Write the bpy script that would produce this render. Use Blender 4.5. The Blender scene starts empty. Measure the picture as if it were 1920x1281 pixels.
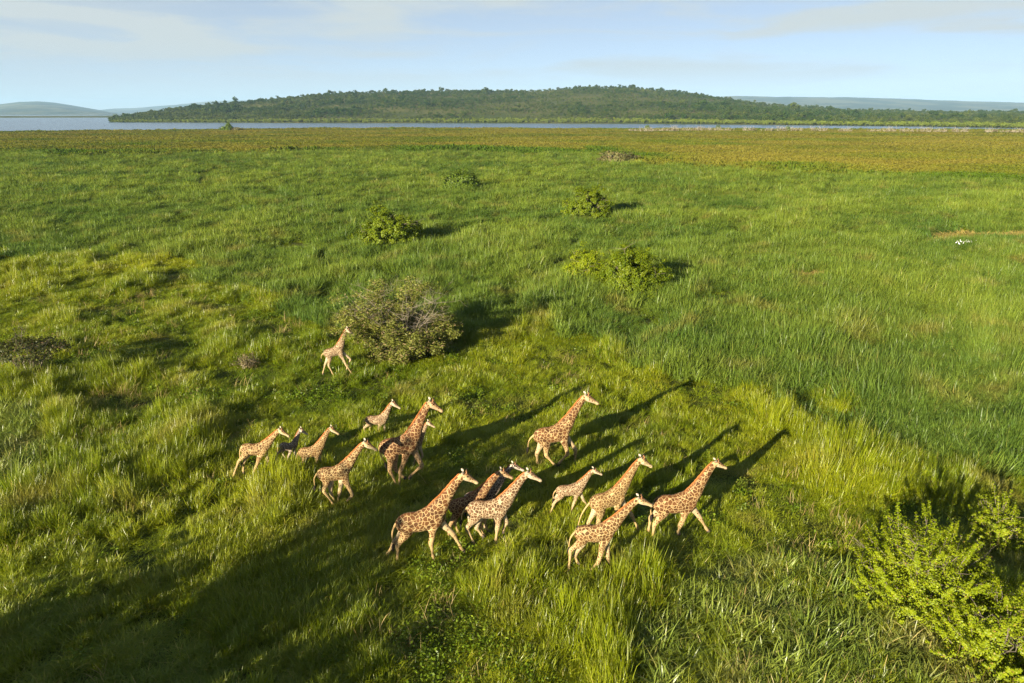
import bpy, math, random
import numpy as np
from mathutils import Vector

# ------------------------------------------------------------------ camera, sky, sun, exposure
sc = bpy.context.scene
FPX, CAM_H, PITCH = 1280.0, 18.0, math.atan((640.5 - 212.0) / 1280.0)
SUN_EL, SHADOW_AZ = math.radians(15.0), math.radians(54.0)      # shadows run away from the camera to the right
sun_dir = Vector((-math.cos(SHADOW_AZ) * math.cos(SUN_EL), -math.sin(SHADOW_AZ) * math.cos(SUN_EL), math.sin(SUN_EL)))

cam_d = bpy.data.cameras.new('camera')
cam_d.sensor_fit = 'HORIZONTAL'; cam_d.sensor_width = 36.0
cam_d.lens = 36.0 * FPX / 1920.0
cam_d.clip_start = 0.5; cam_d.clip_end = 60000
cam = bpy.data.objects.new('camera', cam_d); sc.collection.objects.link(cam)
cam.location = (0, 0, CAM_H); cam.rotation_euler = (math.pi / 2 - PITCH, 0, 0)
sc.camera = cam

world = bpy.data.worlds.new('World'); sc.world = world; world.use_nodes = True
wn, wl = world.node_tree.nodes, world.node_tree.links
wn.clear()
def wnode(t, **kw):
    n = wn.new(t)
    for k, v in kw.items(): setattr(n, k, v)
    return n
w_out = wnode('ShaderNodeOutputWorld'); w_bg = wnode('ShaderNodeBackground')
sky = wnode('ShaderNodeTexSky', sky_type='NISHITA', sun_disc=False)
sky.sun_elevation = SUN_EL
sky.sun_rotation = math.atan2(sun_dir.x, sun_dir.y)
sky.altitude = 1300; sky.air_density = 0.45; sky.dust_density = 0.15; sky.ozone_density = 0.6
tc = wnode('ShaderNodeTexCoord')
mp = wnode('ShaderNodeMapping'); mp.inputs['Scale'].default_value = (1.6, 1.6, 13.0); mp.inputs['Location'].default_value = (0.35, 0.1, 0.4)
mp.inputs['Rotation'].default_value = (0, math.radians(3.5), 0)
nz = wnode('ShaderNodeTexNoise'); nz.inputs['Scale'].default_value = 1.9; nz.inputs['Detail'].default_value = 7; nz.inputs['Roughness'].default_value = 0.55
nz.inputs['Distortion'].default_value = 0.35
rmp = wnode('ShaderNodeMapRange', interpolation_type='SMOOTHSTEP')
rmp.inputs['From Min'].default_value = 0.43; rmp.inputs['From Max'].default_value = 0.63
rmp.inputs['To Min'].default_value = 0.50; rmp.inputs['To Max'].default_value = 1.0
# a brighter bank of cirrus, low in the west
dotn = wnode('ShaderNodeVectorMath', operation='DISTANCE'); dotn.inputs[1].default_value = (-0.545, 0.825, 0.135)
mp2 = wnode('ShaderNodeVectorMath', operation='MULTIPLY'); mp2.inputs[1].default_value = (1, 1, 2.2)
bank = wnode('ShaderNodeMapRange', interpolation_type='SMOOTHSTEP')
dotn.inputs[1].default_value = (-0.56, 0.81, 0.30)
bank.inputs['From Min'].default_value = 0.04; bank.inputs['From Max'].default_value = 0.30
bank.inputs['To Min'].default_value = 0.75; bank.inputs['To Max'].default_value = 0.0
addc = wnode('ShaderNodeMath', operation='ADD', use_clamp=True)
mixc = wnode('ShaderNodeMix', data_type='RGBA')
mixc.inputs['B'].default_value = (4.15, 4.55, 4.60, 1)
SKY_STRENGTH = 0.05
w_bg.inputs['Strength'].default_value = SKY_STRENGTH
wl.new(tc.outputs['Generated'], mp.inputs['Vector']); wl.new(mp.outputs['Vector'], nz.inputs['Vector'])
wl.new(nz.outputs['Fac'], rmp.inputs['Value'])
wl.new(tc.outputs['Generated'], mp2.inputs[0]); wl.new(mp2.outputs['Vector'], dotn.inputs[0]); wl.new(dotn.outputs['Value'], bank.inputs['Value'])
bmul = wnode('ShaderNodeMath', operation='MULTIPLY'); wl.new(bank.outputs['Result'], bmul.inputs[0])
bnz = wnode('ShaderNodeMapRange'); bnz.inputs['From Min'].default_value = 0.3; bnz.inputs['From Max'].default_value = 0.62
wl.new(nz.outputs['Fac'], bnz.inputs['Value']); wl.new(bnz.outputs['Result'], bmul.inputs[1])
wl.new(rmp.outputs['Result'], addc.inputs[0]); wl.new(bmul.outputs['Value'], addc.inputs[1])
# a thin veil is seen edge-on near the horizon and thins out towards the zenith
sepz = wnode('ShaderNodeSeparateXYZ'); wl.new(tc.outputs['Generated'], sepz.inputs[0])
veil = wnode('ShaderNodeMapRange', interpolation_type='SMOOTHSTEP')
for k_, v_ in (('From Min', 0.12), ('From Max', 0.75), ('To Min', 1.0), ('To Max', 0.18)): veil.inputs[k_].default_value = v_
wl.new(sepz.outputs['Z'], veil.inputs['Value'])
low = wnode('ShaderNodeMapRange', interpolation_type='SMOOTHSTEP'); low.inputs['From Min'].default_value = 0.015; low.inputs['From Max'].default_value = 0.085
wl.new(sepz.outputs['Z'], low.inputs['Value'])
even = wnode('ShaderNodeMix', data_type='FLOAT'); even.inputs['A'].default_value = 0.60       # towards the horizon the streaks merge into an even veil
wl.new(low.outputs['Result'], even.inputs['Factor']); wl.new(addc.outputs['Value'], even.inputs['B'])
vmul = wnode('ShaderNodeMath', operation='MULTIPLY'); wl.new(even.outputs['Result'], vmul.inputs[0]); wl.new(veil.outputs['Result'], vmul.inputs[1])
wl.new(vmul.outputs['Value'], mixc.inputs['Factor'])
wl.new(sky.outputs['Color'], mixc.inputs['A'])
wl.new(mixc.outputs['Result'], w_bg.inputs['Color']); wl.new(w_bg.outputs['Background'], w_out.inputs['Surface'])

sun_l = bpy.data.lights.new('sun', 'SUN'); sun_l.energy = 5.0; sun_l.angle = math.radians(0.5); sun_l.color = (1.0, 0.885, 0.68)
sun = bpy.data.objects.new('sun', sun_l); sc.collection.objects.link(sun)
sun.rotation_euler = (-sun_dir).to_track_quat('-Z', 'Y').to_euler(); sun.location = sun_dir * 200

sc.view_settings.view_transform = 'Standard'; sc.view_settings.look = 'None'
sc.view_settings.gamma = 1.0; sc.view_settings.use_curve_mapping = False
sc.view_settings.exposure = 1.62
sc.render.engine = 'CYCLES'
sc.cycles.use_denoising = True; sc.cycles.denoising_prefilter = 'NONE'
sc.cycles.max_bounces = 6; sc.cycles.diffuse_bounces = 1; sc.cycles.glossy_bounces = 2
sc.cycles.transmission_bounces = 3; sc.cycles.volume_bounces = 0; sc.cycles.transparent_max_bounces = 6

# ------------------------------------------------------------------ small helpers
CP, SP = math.cos(PITCH), math.sin(PITCH)
def ray(px, py):
    cx, cy = (px - 960.0) / FPX, -(py - 640.5) / FPX
    return np.array([cx, CP + cy * SP, -SP + cy * CP])
def at(px, py, z=0.0):
    """a point of the photograph (1920 px wide) on the level z of the place"""
    d = ray(px, py); t = (z - CAM_H) / d[2]
    return d * t + np.array([0, 0, CAM_H])
def to_px(x, y, z=0.0):
    zz = z - CAM_H
    f = y * CP - zz * SP; u = y * SP + zz * CP
    f = np.where(np.abs(f) < 1e-6, 1e-6, f)
    return 960 + FPX * x / f, 640.5 - FPX * u / f

def vnoise(x, y, seed=0):
    """smooth value noise, 0..1"""
    x = np.asarray(x, float); y = np.asarray(y, float)
    xi, yi = np.floor(x).astype(np.int64), np.floor(y).astype(np.int64)
    xf, yf = x - xi, y - yi
    xf = xf * xf * (3 - 2 * xf); yf = yf * yf * (3 - 2 * yf)
    def h(a, b):
        n = (a * 374761393 + b * 668265263 + seed * 1274126177) & 0xFFFFFFFF
        n = ((n ^ (n >> 13)) * 1274126177) & 0xFFFFFFFF
        return ((n ^ (n >> 16)) & 0xFFFF) / 65535.0
    return (h(xi, yi) * (1 - xf) + h(xi + 1, yi) * xf) * (1 - yf) + (h(xi, yi + 1) * (1 - xf) + h(xi + 1, yi + 1) * xf) * yf
def fbm(x, y, seed=0, octv=4):
    s, a, t = 0, 1.0, 0
    for k in range(octv):
        s = s + a * vnoise(np.asarray(x) * 2 ** k, np.asarray(y) * 2 ** k, seed + k * 17); t += a; a *= 0.5
    return s / t
def in_poly(px, py, poly):
    r = np.zeros(np.shape(px), bool); n = len(poly)
    for i in range(n):
        (x1, y1), (x2, y2) = poly[i], poly[(i + 1) % n]
        c = ((y1 > py) != (y2 > py))
        if y1 != y2: r ^= c & (px < (x2 - x1) * (py - y1) / (y2 - y1) + x1)
    return r
def tag(o, label=None, cat=None, group=None, kind=None):
    if label: o['label'] = label
    if cat: o['category'] = cat
    if group: o['group'] = group
    if kind: o['kind'] = kind
    return o
def mesh_np(name, v, f, mats=(), smooth=False, attrs=None):
    v = np.asarray(v, np.float32); me = bpy.data.meshes.new(name)
    f = np.asarray(f, np.int32); n, k = f.shape
    me.vertices.add(len(v)); me.vertices.foreach_set('co', v.ravel())
    me.loops.add(n * k); me.loops.foreach_set('vertex_index', f.ravel())
    me.polygons.add(n); me.polygons.foreach_set('loop_start', np.arange(0, n * k, k, dtype=np.int32))
    if smooth: me.polygons.foreach_set('use_smooth', np.ones(n, bool))
    me.update(calc_edges=True); me.validate()
    for m in mats: me.materials.append(m)
    for an, av in (attrs or {}).items():
        av = np.asarray(av, np.float32)
        a = me.attributes.new(an, 'FLOAT' if av.ndim == 1 else 'FLOAT_VECTOR', 'POINT')
        a.data.foreach_set('value' if av.ndim == 1 else 'vector', av.ravel())
    return me
def link(name, me, parent=None, loc=None):
    o = bpy.data.objects.new(name, me); sc.collection.objects.link(o)
    if parent: o.parent = parent
    if loc is not None: o.location = loc
    return o

class NT:
    """thin wrapper to write node trees"""
    def __init__(s, name):
        s.m = bpy.data.materials.new(name); s.m.use_nodes = True
        s.n, s.l = s.m.node_tree.nodes, s.m.node_tree.links; s.n.clear()
        s.out = s.n.new('ShaderNodeOutputMaterial')
    def add(s, t, ins=None, **kw):
        n = s.n.new(t)
        for k, v in kw.items(): setattr(n, k, v)
        for k, v in (ins or {}).items(): s.put(n.inputs[k], v)
        return n
    def put(s, sock, v):
        if isinstance(v, bpy.types.NodeSocket): s.l.new(v, sock)
        else: sock.default_value = v
    def attr(s, name, kind='GEOMETRY', out='Fac'):
        return s.add('ShaderNodeAttribute', attribute_name=name, attribute_type=kind).outputs[out]
    def noise(s, vec, scale, detail=3, rough=0.5):
        return s.add('ShaderNodeTexNoise', {'Vector': vec, 'Scale': scale, 'Detail': detail, 'Roughness': rough}).outputs['Fac']
    def mix(s, f, a, b, typ='MIX'):
        n = s.add('ShaderNodeMix', data_type='RGBA', blend_type=typ)
        s.put(n.inputs['Factor'], f); s.put(n.inputs['A'], col(a)); s.put(n.inputs['B'], col(b)); return n.outputs['Result']
    def rng(s, v, a, b, c=0.0, d=1.0, smooth=True):
        return s.add('ShaderNodeMapRange', {'Value': v, 'From Min': a, 'From Max': b, 'To Min': c, 'To Max': d},
                     interpolation_type='SMOOTHSTEP' if smooth else 'LINEAR').outputs['Result']
    def math(s, op, a, b=0.0, clamp=False):
        n = s.add('ShaderNodeMath', operation=op, use_clamp=clamp); s.put(n.inputs[0], a); s.put(n.inputs[1], b); return n.outputs[0]
    def pos(s): return s.add('ShaderNodeNewGeometry').outputs['Position']
    def surf(s, sh): s.l.new(sh, s.out.inputs['Surface']); return s.m
def col(c):
    if isinstance(c, bpy.types.NodeSocket) or len(c) == 4: return c
    return (*c, 1)
def leafy(nt, color, transl=0.35, gloss=0.04, rough=0.45, tcol=None):
    """a thin leaf: reflects, lets some light through, a little sheen"""
    d = nt.add('ShaderNodeBsdfDiffuse', {'Color': color})
    t = nt.add('ShaderNodeBsdfTranslucent', {'Color': tcol if tcol is not None else color})
    m = nt.add('ShaderNodeMixShader', {0: transl, 1: d.outputs[0], 2: t.outputs[0]})
    g = nt.add('ShaderNodeBsdfGlossy', {'Color': (1, 1, 1, 1), 'Roughness': rough})
    m2 = nt.add('ShaderNodeMixShader', {0: gloss, 1: m.outputs[0], 2: g.outputs[0]})
    return nt.surf(m2.outputs[0])
def principled(nt, color, rough=0.8, **kw):
    p = nt.add('ShaderNodeBsdfPrincipled', {'Base Color': color, 'Roughness': rough, **kw})
    p.inputs['Specular IOR Level'].default_value = 0.04 if rough > 0.9 else 0.25
    return nt.surf(p.outputs[0])
def plain(name, c, rough=0.7):
    nt = NT(name); return principled(nt, nt.mix(nt.noise(nt.pos(), 9.0), tuple(x * 0.8 for x in c), tuple(min(1, x * 1.15) for x in c)), rough)

def lut(pts, x):
    a = np.array(pts, float); return np.interp(x, a[:, 0], a[:, 1])

# ------------------------------------------------------------------ where each growth stands, measured on the photograph
GREEN_EDGE = [(-400, 292), (0, 292), (300, 292), (600, 287), (900, 285), (1130, 293), (1220, 309), (1400, 324), (1600, 330), (1920, 348), (2300, 368)]
SHORE_NEAR = [(-500, 249.5), (0, 249), (300, 246.5), (600, 242.5), (900, 242), (1200, 243.5), (1500, 244), (1920, 245), (2400, 246)]
REED_EDGE = [(-300, 470), (0, 475), (180, 480), (340, 500), (470, 560), (620, 600), (880, 640), (1000, 600), (1100, 640), (1250, 690), (1400, 740), (1560, 800), (1700, 850), (1920, 900), (2200, 940)]
LANE = [(330, 1400), (-300, 1400), (-300, 1080), (0, 1040), (400, 885), (470, 770), (600, 690), (760, 700), (900, 700), (1050, 690),
        (1180, 700), (1290, 740), (1390, 800), (1480, 830), (1480, 880), (1390, 960), (1330, 1020), (1240, 1040), (1150, 1100), (1000, 1050), (880, 1075), (720, 1110), (640, 1200)]
COARSE = [(1150, 1400), (1190, 1180), (1290, 1110), (1480, 1050), (1650, 1100), (1780, 1200), (1900, 1400)]
COARSE_2 = [(-200, 770), (80, 765), (105, 850), (60, 905), (-200, 910)]
LUSH_2 = [(562, 868), (612, 866), (622, 890), (600, 912), (552, 912)]
LUSH_3 = [(676, 818), (728, 816), (738, 838), (690, 845)]
LUSH = [(470, 915), (520, 890), (600, 884), (610, 900), (596, 935), (560, 985), (490, 1000)]

def ground_z(x, y):
    """gentle rise and fall of the land; the lake bed lies lower"""
    x = np.asarray(x, float); y = np.asarray(y, float); r = np.hypot(x, y)
    z = 0.35 * (fbm(x / 14, y / 14, 3) - 0.5) * np.clip((r - 36) / 20, 0.25, 1) + 0.7 * (fbm(x / 160, y / 160, 8, 2) - 0.5) * np.clip((r - 120) / 200, 0, 1)
    px, py = to_px(x, np.maximum(y, 1.0), -0.6)
    ys = lut(SHORE_NEAR, px) + 0.8 * (fbm(px / 40, px * 0, 5) - 0.5)
    lake = (y > 50) & (np.abs(x) < 1.05 * y + 50)
    edge_d = (CAM_H + 0.6) / np.tan(np.maximum(PITCH - np.arctan((640.5 - ys) / FPX), 1e-3))   # distance of the shore
    s = np.clip((y - edge_d) / 14.0 + 0.5, 0, 1)
    flat = np.clip((edge_d - y) / 120, 0, 1)
    z = np.where(lake, z * flat, z)
    return np.where(lake, z * (1 - s) - 4.0 * s, z)

# ------------------------------------------------------------------ ground sheet, lake, hills, haze
ang = np.concatenate([np.linspace(-180, -48, 45)[:-1], np.linspace(-48, 48, 260), np.linspace(48, 180, 45)[1:-1]])
rad = np.concatenate([[0.0], np.geomspace(2.0, 900, 230), np.linspace(930, 1500, 20), np.geomspace(1600, 20000, 24)])
A, R = np.meshgrid(np.radians(ang), rad)
gx, gy = R * np.sin(A), R * np.cos(A)
nv_a = len(ang)
gz = ground_z(gx, gy)
ii, jj = np.meshgrid(np.arange(len(rad) - 1), np.arange(nv_a), indexing='ij')
jn = (jj + 1) % nv_a
gf = np.stack([ii * nv_a + jj, (ii + 1) * nv_a + jj, (ii + 1) * nv_a + jn, ii * nv_a + jn], -1).reshape(-1, 4)[:, ::-1]
nt = NT('soil_under_grass')
P = nt.pos()
c1 = nt.mix(nt.rng(nt.noise(P, 0.35, 5), 0.35, 0.65), (0.035, 0.045, 0.012), (0.075, 0.085, 0.022))
c1 = nt.mix(nt.rng(nt.noise(P, 1.9, 4), 0.55, 0.75), c1, (0.10, 0.085, 0.035))
ydist = nt.add('ShaderNodeSeparateXYZ', {0: P}).outputs['Y']
mfac = nt.rng(ydist, 240, 330)
m1 = nt.mix(nt.rng(nt.noise(P, 0.045, 5), 0.35, 0.65), (0.19, 0.135, 0.03), (0.15, 0.15, 0.03))
soil_m = principled(nt, nt.mix(mfac, c1, m1), 0.95)
gnd = link('ground', mesh_np('ground', np.stack([gx, gy, gz], -1).reshape(-1, 3), gf, [soil_m], True))
tag(gnd, kind='structure')

nt = NT('lake_water')
bmp = nt.add('ShaderNodeBump', {'Strength': 0.25, 'Distance': 0.4})
mpw = nt.add('ShaderNodeMapping', {'Vector': nt.pos(), 'Scale': (0.06, 0.02, 1)})
nt.put(bmp.inputs['Height'], nt.noise(mpw.outputs[0], 6.0, 5, 0.6))
p = nt.add('ShaderNodeBsdfPrincipled', {'Base Color': (0.055, 0.10, 0.17, 1), 'Roughness': 0.22, 'Normal': bmp.outputs[0]})
p.inputs['IOR'].default_value = 1.33
nt.surf(p.outputs[0])
t = np.linspace(0, 2 * np.pi, 97)[:-1]
wv = np.concatenate([[[0, 0, -0.6]], np.stack([19500 * np.cos(t), 19500 * np.sin(t), 0 * t - 0.6], -1)])
wf = np.stack([np.zeros(96, int), 1 + np.arange(96), 1 + (np.arange(96) + 1) % 96], -1)
tag(link('lake', mesh_np('lake', wv, wf, [nt.m])), kind='structure')

HZ = CP + SP * SP / CP      # forward part of a ray towards the horizon
def elev(py): return np.arctan((640.5 - np.asarray(py, float)) / FPX) - PITCH
def hill(name, x0, x1, ncol, top, base, d_ridge, mat, label_n, nrow=26, rough=0.05, sub=0.0, seed=1, power=0.85, d_base=None):
    """a hill as a height field: foot at the water, a ridge as high as its skyline, a far slope"""
    pxs = np.linspace(x0, x1, ncol); dirx = (pxs - 960) / FPX / HZ
    yt = lut(top, pxs)
    dr = lut(d_ridge, pxs) if not np.isscalar(d_ridge) else np.full(ncol, float(d_ridge))
    db = (CAM_H + 0.6) / np.tan(np.maximum(-elev(lut(base, pxs)), 1e-4)) if d_base is None else np.full(ncol, float(d_base))
    zt = CAM_H + dr * np.tan(elev(yt)) / np.cos(0) - sub
    us = np.concatenate([np.linspace(-0.05, 1, nrow), np.linspace(1.08, 2.0, 10)])
    V = []
    for u in us:
        D = db + (dr - db) * u
        prof = np.where(u <= 0, 0.0, np.abs(np.minimum(u, 1)) ** power) if u <= 1 else np.array(max(0.0, 1 - (u - 1) ** 1.5 * 1.3))
        x, y = D * dirx, D
        n = fbm(x / 220, y / 220, seed) - 0.5
        z = -0.9 + (zt + 0.9) * prof + (zt * rough * 2 * n * (0 if u <= 0 else min(1, u * 3)) * (1 if u < 0.9 else 0.35))
        if u <= 0: z = z * 0 - 2.5
        V.append(np.stack([x, y, z + 0 * x], -1))
    V = np.concatenate(V); n = len(us)
    ii, jj = np.meshgrid(np.arange(n - 1), np.arange(ncol - 1), indexing='ij')
    f = np.stack([ii * ncol + jj, ii * ncol + jj + 1, (ii + 1) * ncol + jj + 1, (ii + 1) * ncol + jj], -1).reshape(-1, 4)
    o = link(name, mesh_np(name, V, f, [mat], True)); tag(o, label_n, kind='structure')
    return o, V.reshape(n, ncol, 3), us
nt = NT('hill_scrub_floor')
P = nt.pos()
h1 = nt.mix(nt.rng(nt.noise(P, 0.006, 5), 0.35, 0.7), (0.060, 0.078, 0.020), (0.115, 0.115, 0.036))
h1 = nt.mix(nt.rng(nt.noise(P, 0.03, 4), 0.6, 0.75), h1, (0.18, 0.13, 0.065))
hill_m = principled(nt, h1, 0.95)
HILL_TOP = [(205, 228.6), (230, 223), (260, 214.5), (330, 203.5), (400, 197), (470, 191), (540, 183), (630, 175), (720, 171), (830, 171), (920, 170), (1010, 170),
            (1080, 165), (1180, 163.5), (1260, 170.5), (1340, 183), (1420, 193), (1500, 201.5), (1600, 207), (1700, 209), (1800, 210.5), (1920, 210), (2200, 211)]
HILL_BASE = [(205, 229.4), (500, 230.6), (900, 231.2), (1200, 232.2), (1500, 235), (1700, 237), (1900, 240.5), (2200, 243)]
HILL_RIDGE = [(205, 1600), (400, 1900), (700, 2250), (1200, 2350), (1500, 2400), (1920, 2600), (2200, 2600)]
_, HV, HU = hill('wooded_hill', 205, 2200, 300, HILL_TOP, HILL_BASE, HILL_RIDGE, hill_m, 'long low wooded hill beyond the lake', nrow=40, rough=0.06, sub=3.0)
nt = NT('far_hill_scrub')
P = nt.pos()
far_m = principled(nt, nt.mix(nt.rng(nt.noise(P, 0.0016, 4), 0.42, 0.62), (0.04, 0.055, 0.02), (0.13, 0.13, 0.055)), 0.95)
hill('far_hills', -500, 240, 90, [(-500, 200), (-200, 205), (0, 196), (40, 191.5), (75, 190), (110, 193), (150, 200), (190, 207), (225, 214), (240, 216)], [(0, 221)], 10500, far_m, 'blue hazy hill at the far left end of the lake', d_base=7000, rough=0.12, seed=4)
hill('far_hills', 100, 900, 90, [(100, 212), (190, 206), (215, 203.5), (250, 203), (300, 199), (350, 195), (400, 190), (440, 189), (480, 187.5), (560, 190), (900, 200)], [(0, 221)], 16000, far_m, 'pale blue range behind the left end of the wooded hill', d_base=12500, rough=0.1, seed=7)
hill('far_hills', 1200, 2500, 120, [(1200, 190), (1340, 181), (1380, 180.5), (1480, 182), (1600, 182.5), (1680, 185.5), (1760, 188), (1850, 191), (1920, 193), (2100, 190), (2500, 194)], [(0, 221)], 11500, far_m, 'long hazy grey ridge on the right horizon', d_base=8000, rough=0.1, seed=9)
hill('far_shore', -400, 330, 70, [(-400, 216.6), (60, 217.2), (180, 216.8), (330, 216)], [(-400, 222), (330, 220.5)], 3300, hill_m, 'thin dark spit of land across the lake', rough=0.2, seed=12)

# the air between here and the far hills
nt = NT('hazy_air')
vol = nt.add('ShaderNodeVolumePrincipled', {'Color': (0.44, 0.71, 1.0, 1), 'Density': 0.000054, 'Anisotropy': 0.0})
nt.l.new(vol.outputs[0], nt.out.inputs['Volume'])
hb = dict(x0=-19800, x1=19800, y0=-19800, y1=19800, z0=-6.0, z1=370.0)
hv = [(x, y, z) for z in (hb['z0'], hb['z1']) for y in (hb['y0'], hb['y1']) for x in (hb['x0'], hb['x1'])]
hf = [(0, 2, 3, 1), (4, 5, 7, 6), (0, 1, 5, 4), (2, 6, 7, 3), (0, 4, 6, 2), (1, 3, 7, 5)]
tag(link('haze', mesh_np('haze', hv, hf, [nt.m])), kind='stuff')

# ------------------------------------------------------------------ scattering of uncountable growth
def scatter(name, pts, rot, scl, tint, protos, mat_unused=None):
    coll = bpy.data.collections.new(name + '_kinds')
    for o in protos: coll.objects.link(o)
    n = len(pts); rng = np.random.default_rng(len(name) * 7 + n)
    me = bpy.data.meshes.new(name); me.vertices.add(n); me.vertices.foreach_set('co', np.asarray(pts, np.float32).ravel())
    for an, av in (('rot', rot), ('scl', scl)):
        a = me.attributes.new(an, 'FLOAT_VECTOR', 'POINT'); a.data.foreach_set('vector', np.asarray(av, np.float32).ravel())
    a = me.attributes.new('tint', 'FLOAT', 'POINT'); a.data.foreach_set('value', np.asarray(tint, np.float32))
    a = me.attributes.new('kind_no', 'INT', 'POINT'); a.data.foreach_set('value', rng.integers(0, len(protos), n).astype(np.int32))
    ob = link(name, me)
    g = bpy.data.node_groups.new(name + '_scatter', 'GeometryNodeTree')
    g.interface.new_socket('Geometry', in_out='INPUT', socket_type='NodeSocketGeometry')
    g.interface.new_socket('Geometry', in_out='OUTPUT', socket_type='NodeSocketGeometry')
    N, L = g.nodes, g.links
    gi, go = N.new('NodeGroupInput'), N.new('NodeGroupOutput')
    ip = N.new('GeometryNodeInstanceOnPoints'); ci = N.new('GeometryNodeCollectionInfo')
    ci.inputs['Collection'].default_value = coll; ci.inputs['Separate Children'].default_value = True; ci.inputs['Reset Children'].default_value = True
    def na(nm, t):
        q = N.new('GeometryNodeInputNamedAttribute'); q.data_type = t; q.inputs['Name'].default_value = nm; return q.outputs['Attribute']
    e2r = N.new('FunctionNodeEulerToRotation')
    L.new(na('rot', 'FLOAT_VECTOR'), e2r.inputs[0])
    L.new(gi.outputs[0], ip.inputs['Points']); L.new(ci.outputs[0], ip.inputs['Instance'])
    ip.inputs['Pick Instance'].default_value = True
    L.new(na('kind_no', 'INT'), ip.inputs['Instance Index']); L.new(e2r.outputs[0], ip.inputs['Rotation']); L.new(na('scl', 'FLOAT_VECTOR'), ip.inputs['Scale'])
    L.new(ip.outputs[0], go.inputs[0])
    md = ob.modifiers.new('scatter', 'NODES'); md.node_group = g
    tag(ob, kind='stuff')
    return ob

def blades(rng, n, radius, h, w, lean, droop, seg=3, spread=0.5, seedhead=0.0):
    """n grass blades: curved tapering ribbons rooted in a disc"""
    a = rng.uniform(0, 2 * np.pi, n); r = radius * np.sqrt(rng.uniform(0, 1, n))
    bx, by = r * np.cos(a), r * np.sin(a)
    az = rng.uniform(0, 2 * np.pi, n)
    hh = h * rng.uniform(0.55, 1.1, n); ww = w * rng.uniform(0.6, 1.25, n)
    ln = lean * rng.uniform(0.2, 1.0, n) * hh; dr = droop * rng.uniform(0.2, 1.3, n)
    face = az + np.pi / 2 + rng.uniform(-0.5, 0.5, n)
    V, T = [], []
    for k in range(seg + 1):
        t = k / seg
        out = ln * (t + dr * t * t)
        z = hh * (t - 0.45 * dr * t ** 3)
        wk = ww * 0.5 * (1 - t ** 1.6) * (0.55 + 0.9 * min(t * 3, 1) * 0.5) + 0.0015
        cx, cy = bx + out * np.cos(az), by + out * np.sin(az)
        V += [np.stack([cx - wk * np.cos(face), cy - wk * np.sin(face), z], -1), np.stack([cx + wk * np.cos(face), cy + wk * np.sin(face), z], -1)]
        T += [np.full(n, t), np.full(n, t)]
    V = np.stack(V, 1); T = np.stack(T, 1); m = 2 * (seg + 1)
    base = np.arange(n)[:, None] * m
    F = np.concatenate([base + np.array([2 * k, 2 * k + 1, 2 * k + 3, 2 * k + 2]) for k in range(seg)], 0)
    bl = np.repeat(rng.uniform(0, 1, n), m)
    return V.reshape(-1, 3), F, T.reshape(-1), bl
def proto(name, parts, mat, leafv=True):
    v, f, t, b, o = [], [], [], [], 0
    for (V, F, T, B) in parts:
        v.append(V); f.append(F + o); t.append(T); b.append(B); o += len(V)
    me = mesh_np(name, np.concatenate(v), np.concatenate(f), [mat], False, {'along': np.concatenate(t), 'each': np.concatenate(b)})
    return bpy.data.objects.new(name, me)

def grass_mat(name, lush, pale, dry, dry_amt, big=0.06, transl=0.30, gloss=0.035):
    nt = NT(name)
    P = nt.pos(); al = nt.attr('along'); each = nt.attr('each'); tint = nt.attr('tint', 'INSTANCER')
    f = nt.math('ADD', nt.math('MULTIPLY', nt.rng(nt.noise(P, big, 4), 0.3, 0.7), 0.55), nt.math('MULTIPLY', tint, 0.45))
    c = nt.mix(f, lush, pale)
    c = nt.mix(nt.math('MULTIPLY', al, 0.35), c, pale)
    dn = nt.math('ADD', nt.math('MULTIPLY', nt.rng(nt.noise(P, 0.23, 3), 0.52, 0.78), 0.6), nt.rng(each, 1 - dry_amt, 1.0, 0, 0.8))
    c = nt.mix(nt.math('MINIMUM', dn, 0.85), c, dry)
    c = nt.mix(1.0, c, nt.add('ShaderNodeCombineColor', {0: nt.rng(each, 0, 1, 0.75, 1.25, False), 1: nt.rng(each, 0, 1, 0.8, 1.2, False), 2: nt.rng(each, 0, 1, 0.8, 1.2, False)}).outputs[0], 'MULTIPLY')
    return leafy(nt, c, transl, gloss, 0.4)
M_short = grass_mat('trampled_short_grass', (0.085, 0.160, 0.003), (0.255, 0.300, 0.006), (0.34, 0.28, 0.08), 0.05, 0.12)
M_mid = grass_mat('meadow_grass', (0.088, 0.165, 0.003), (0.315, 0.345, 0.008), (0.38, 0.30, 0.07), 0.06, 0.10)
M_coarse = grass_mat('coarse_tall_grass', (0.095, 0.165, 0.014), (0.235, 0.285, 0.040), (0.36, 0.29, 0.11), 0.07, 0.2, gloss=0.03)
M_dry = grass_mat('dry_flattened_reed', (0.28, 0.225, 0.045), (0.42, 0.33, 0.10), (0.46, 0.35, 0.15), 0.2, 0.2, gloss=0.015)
M_reed = grass_mat('reed_bed', (0.054, 0.130, 0.021), (0.205, 0.268, 0.029), (0.30, 0.25, 0.06), 0.04, 0.035, gloss=0.015)

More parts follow.
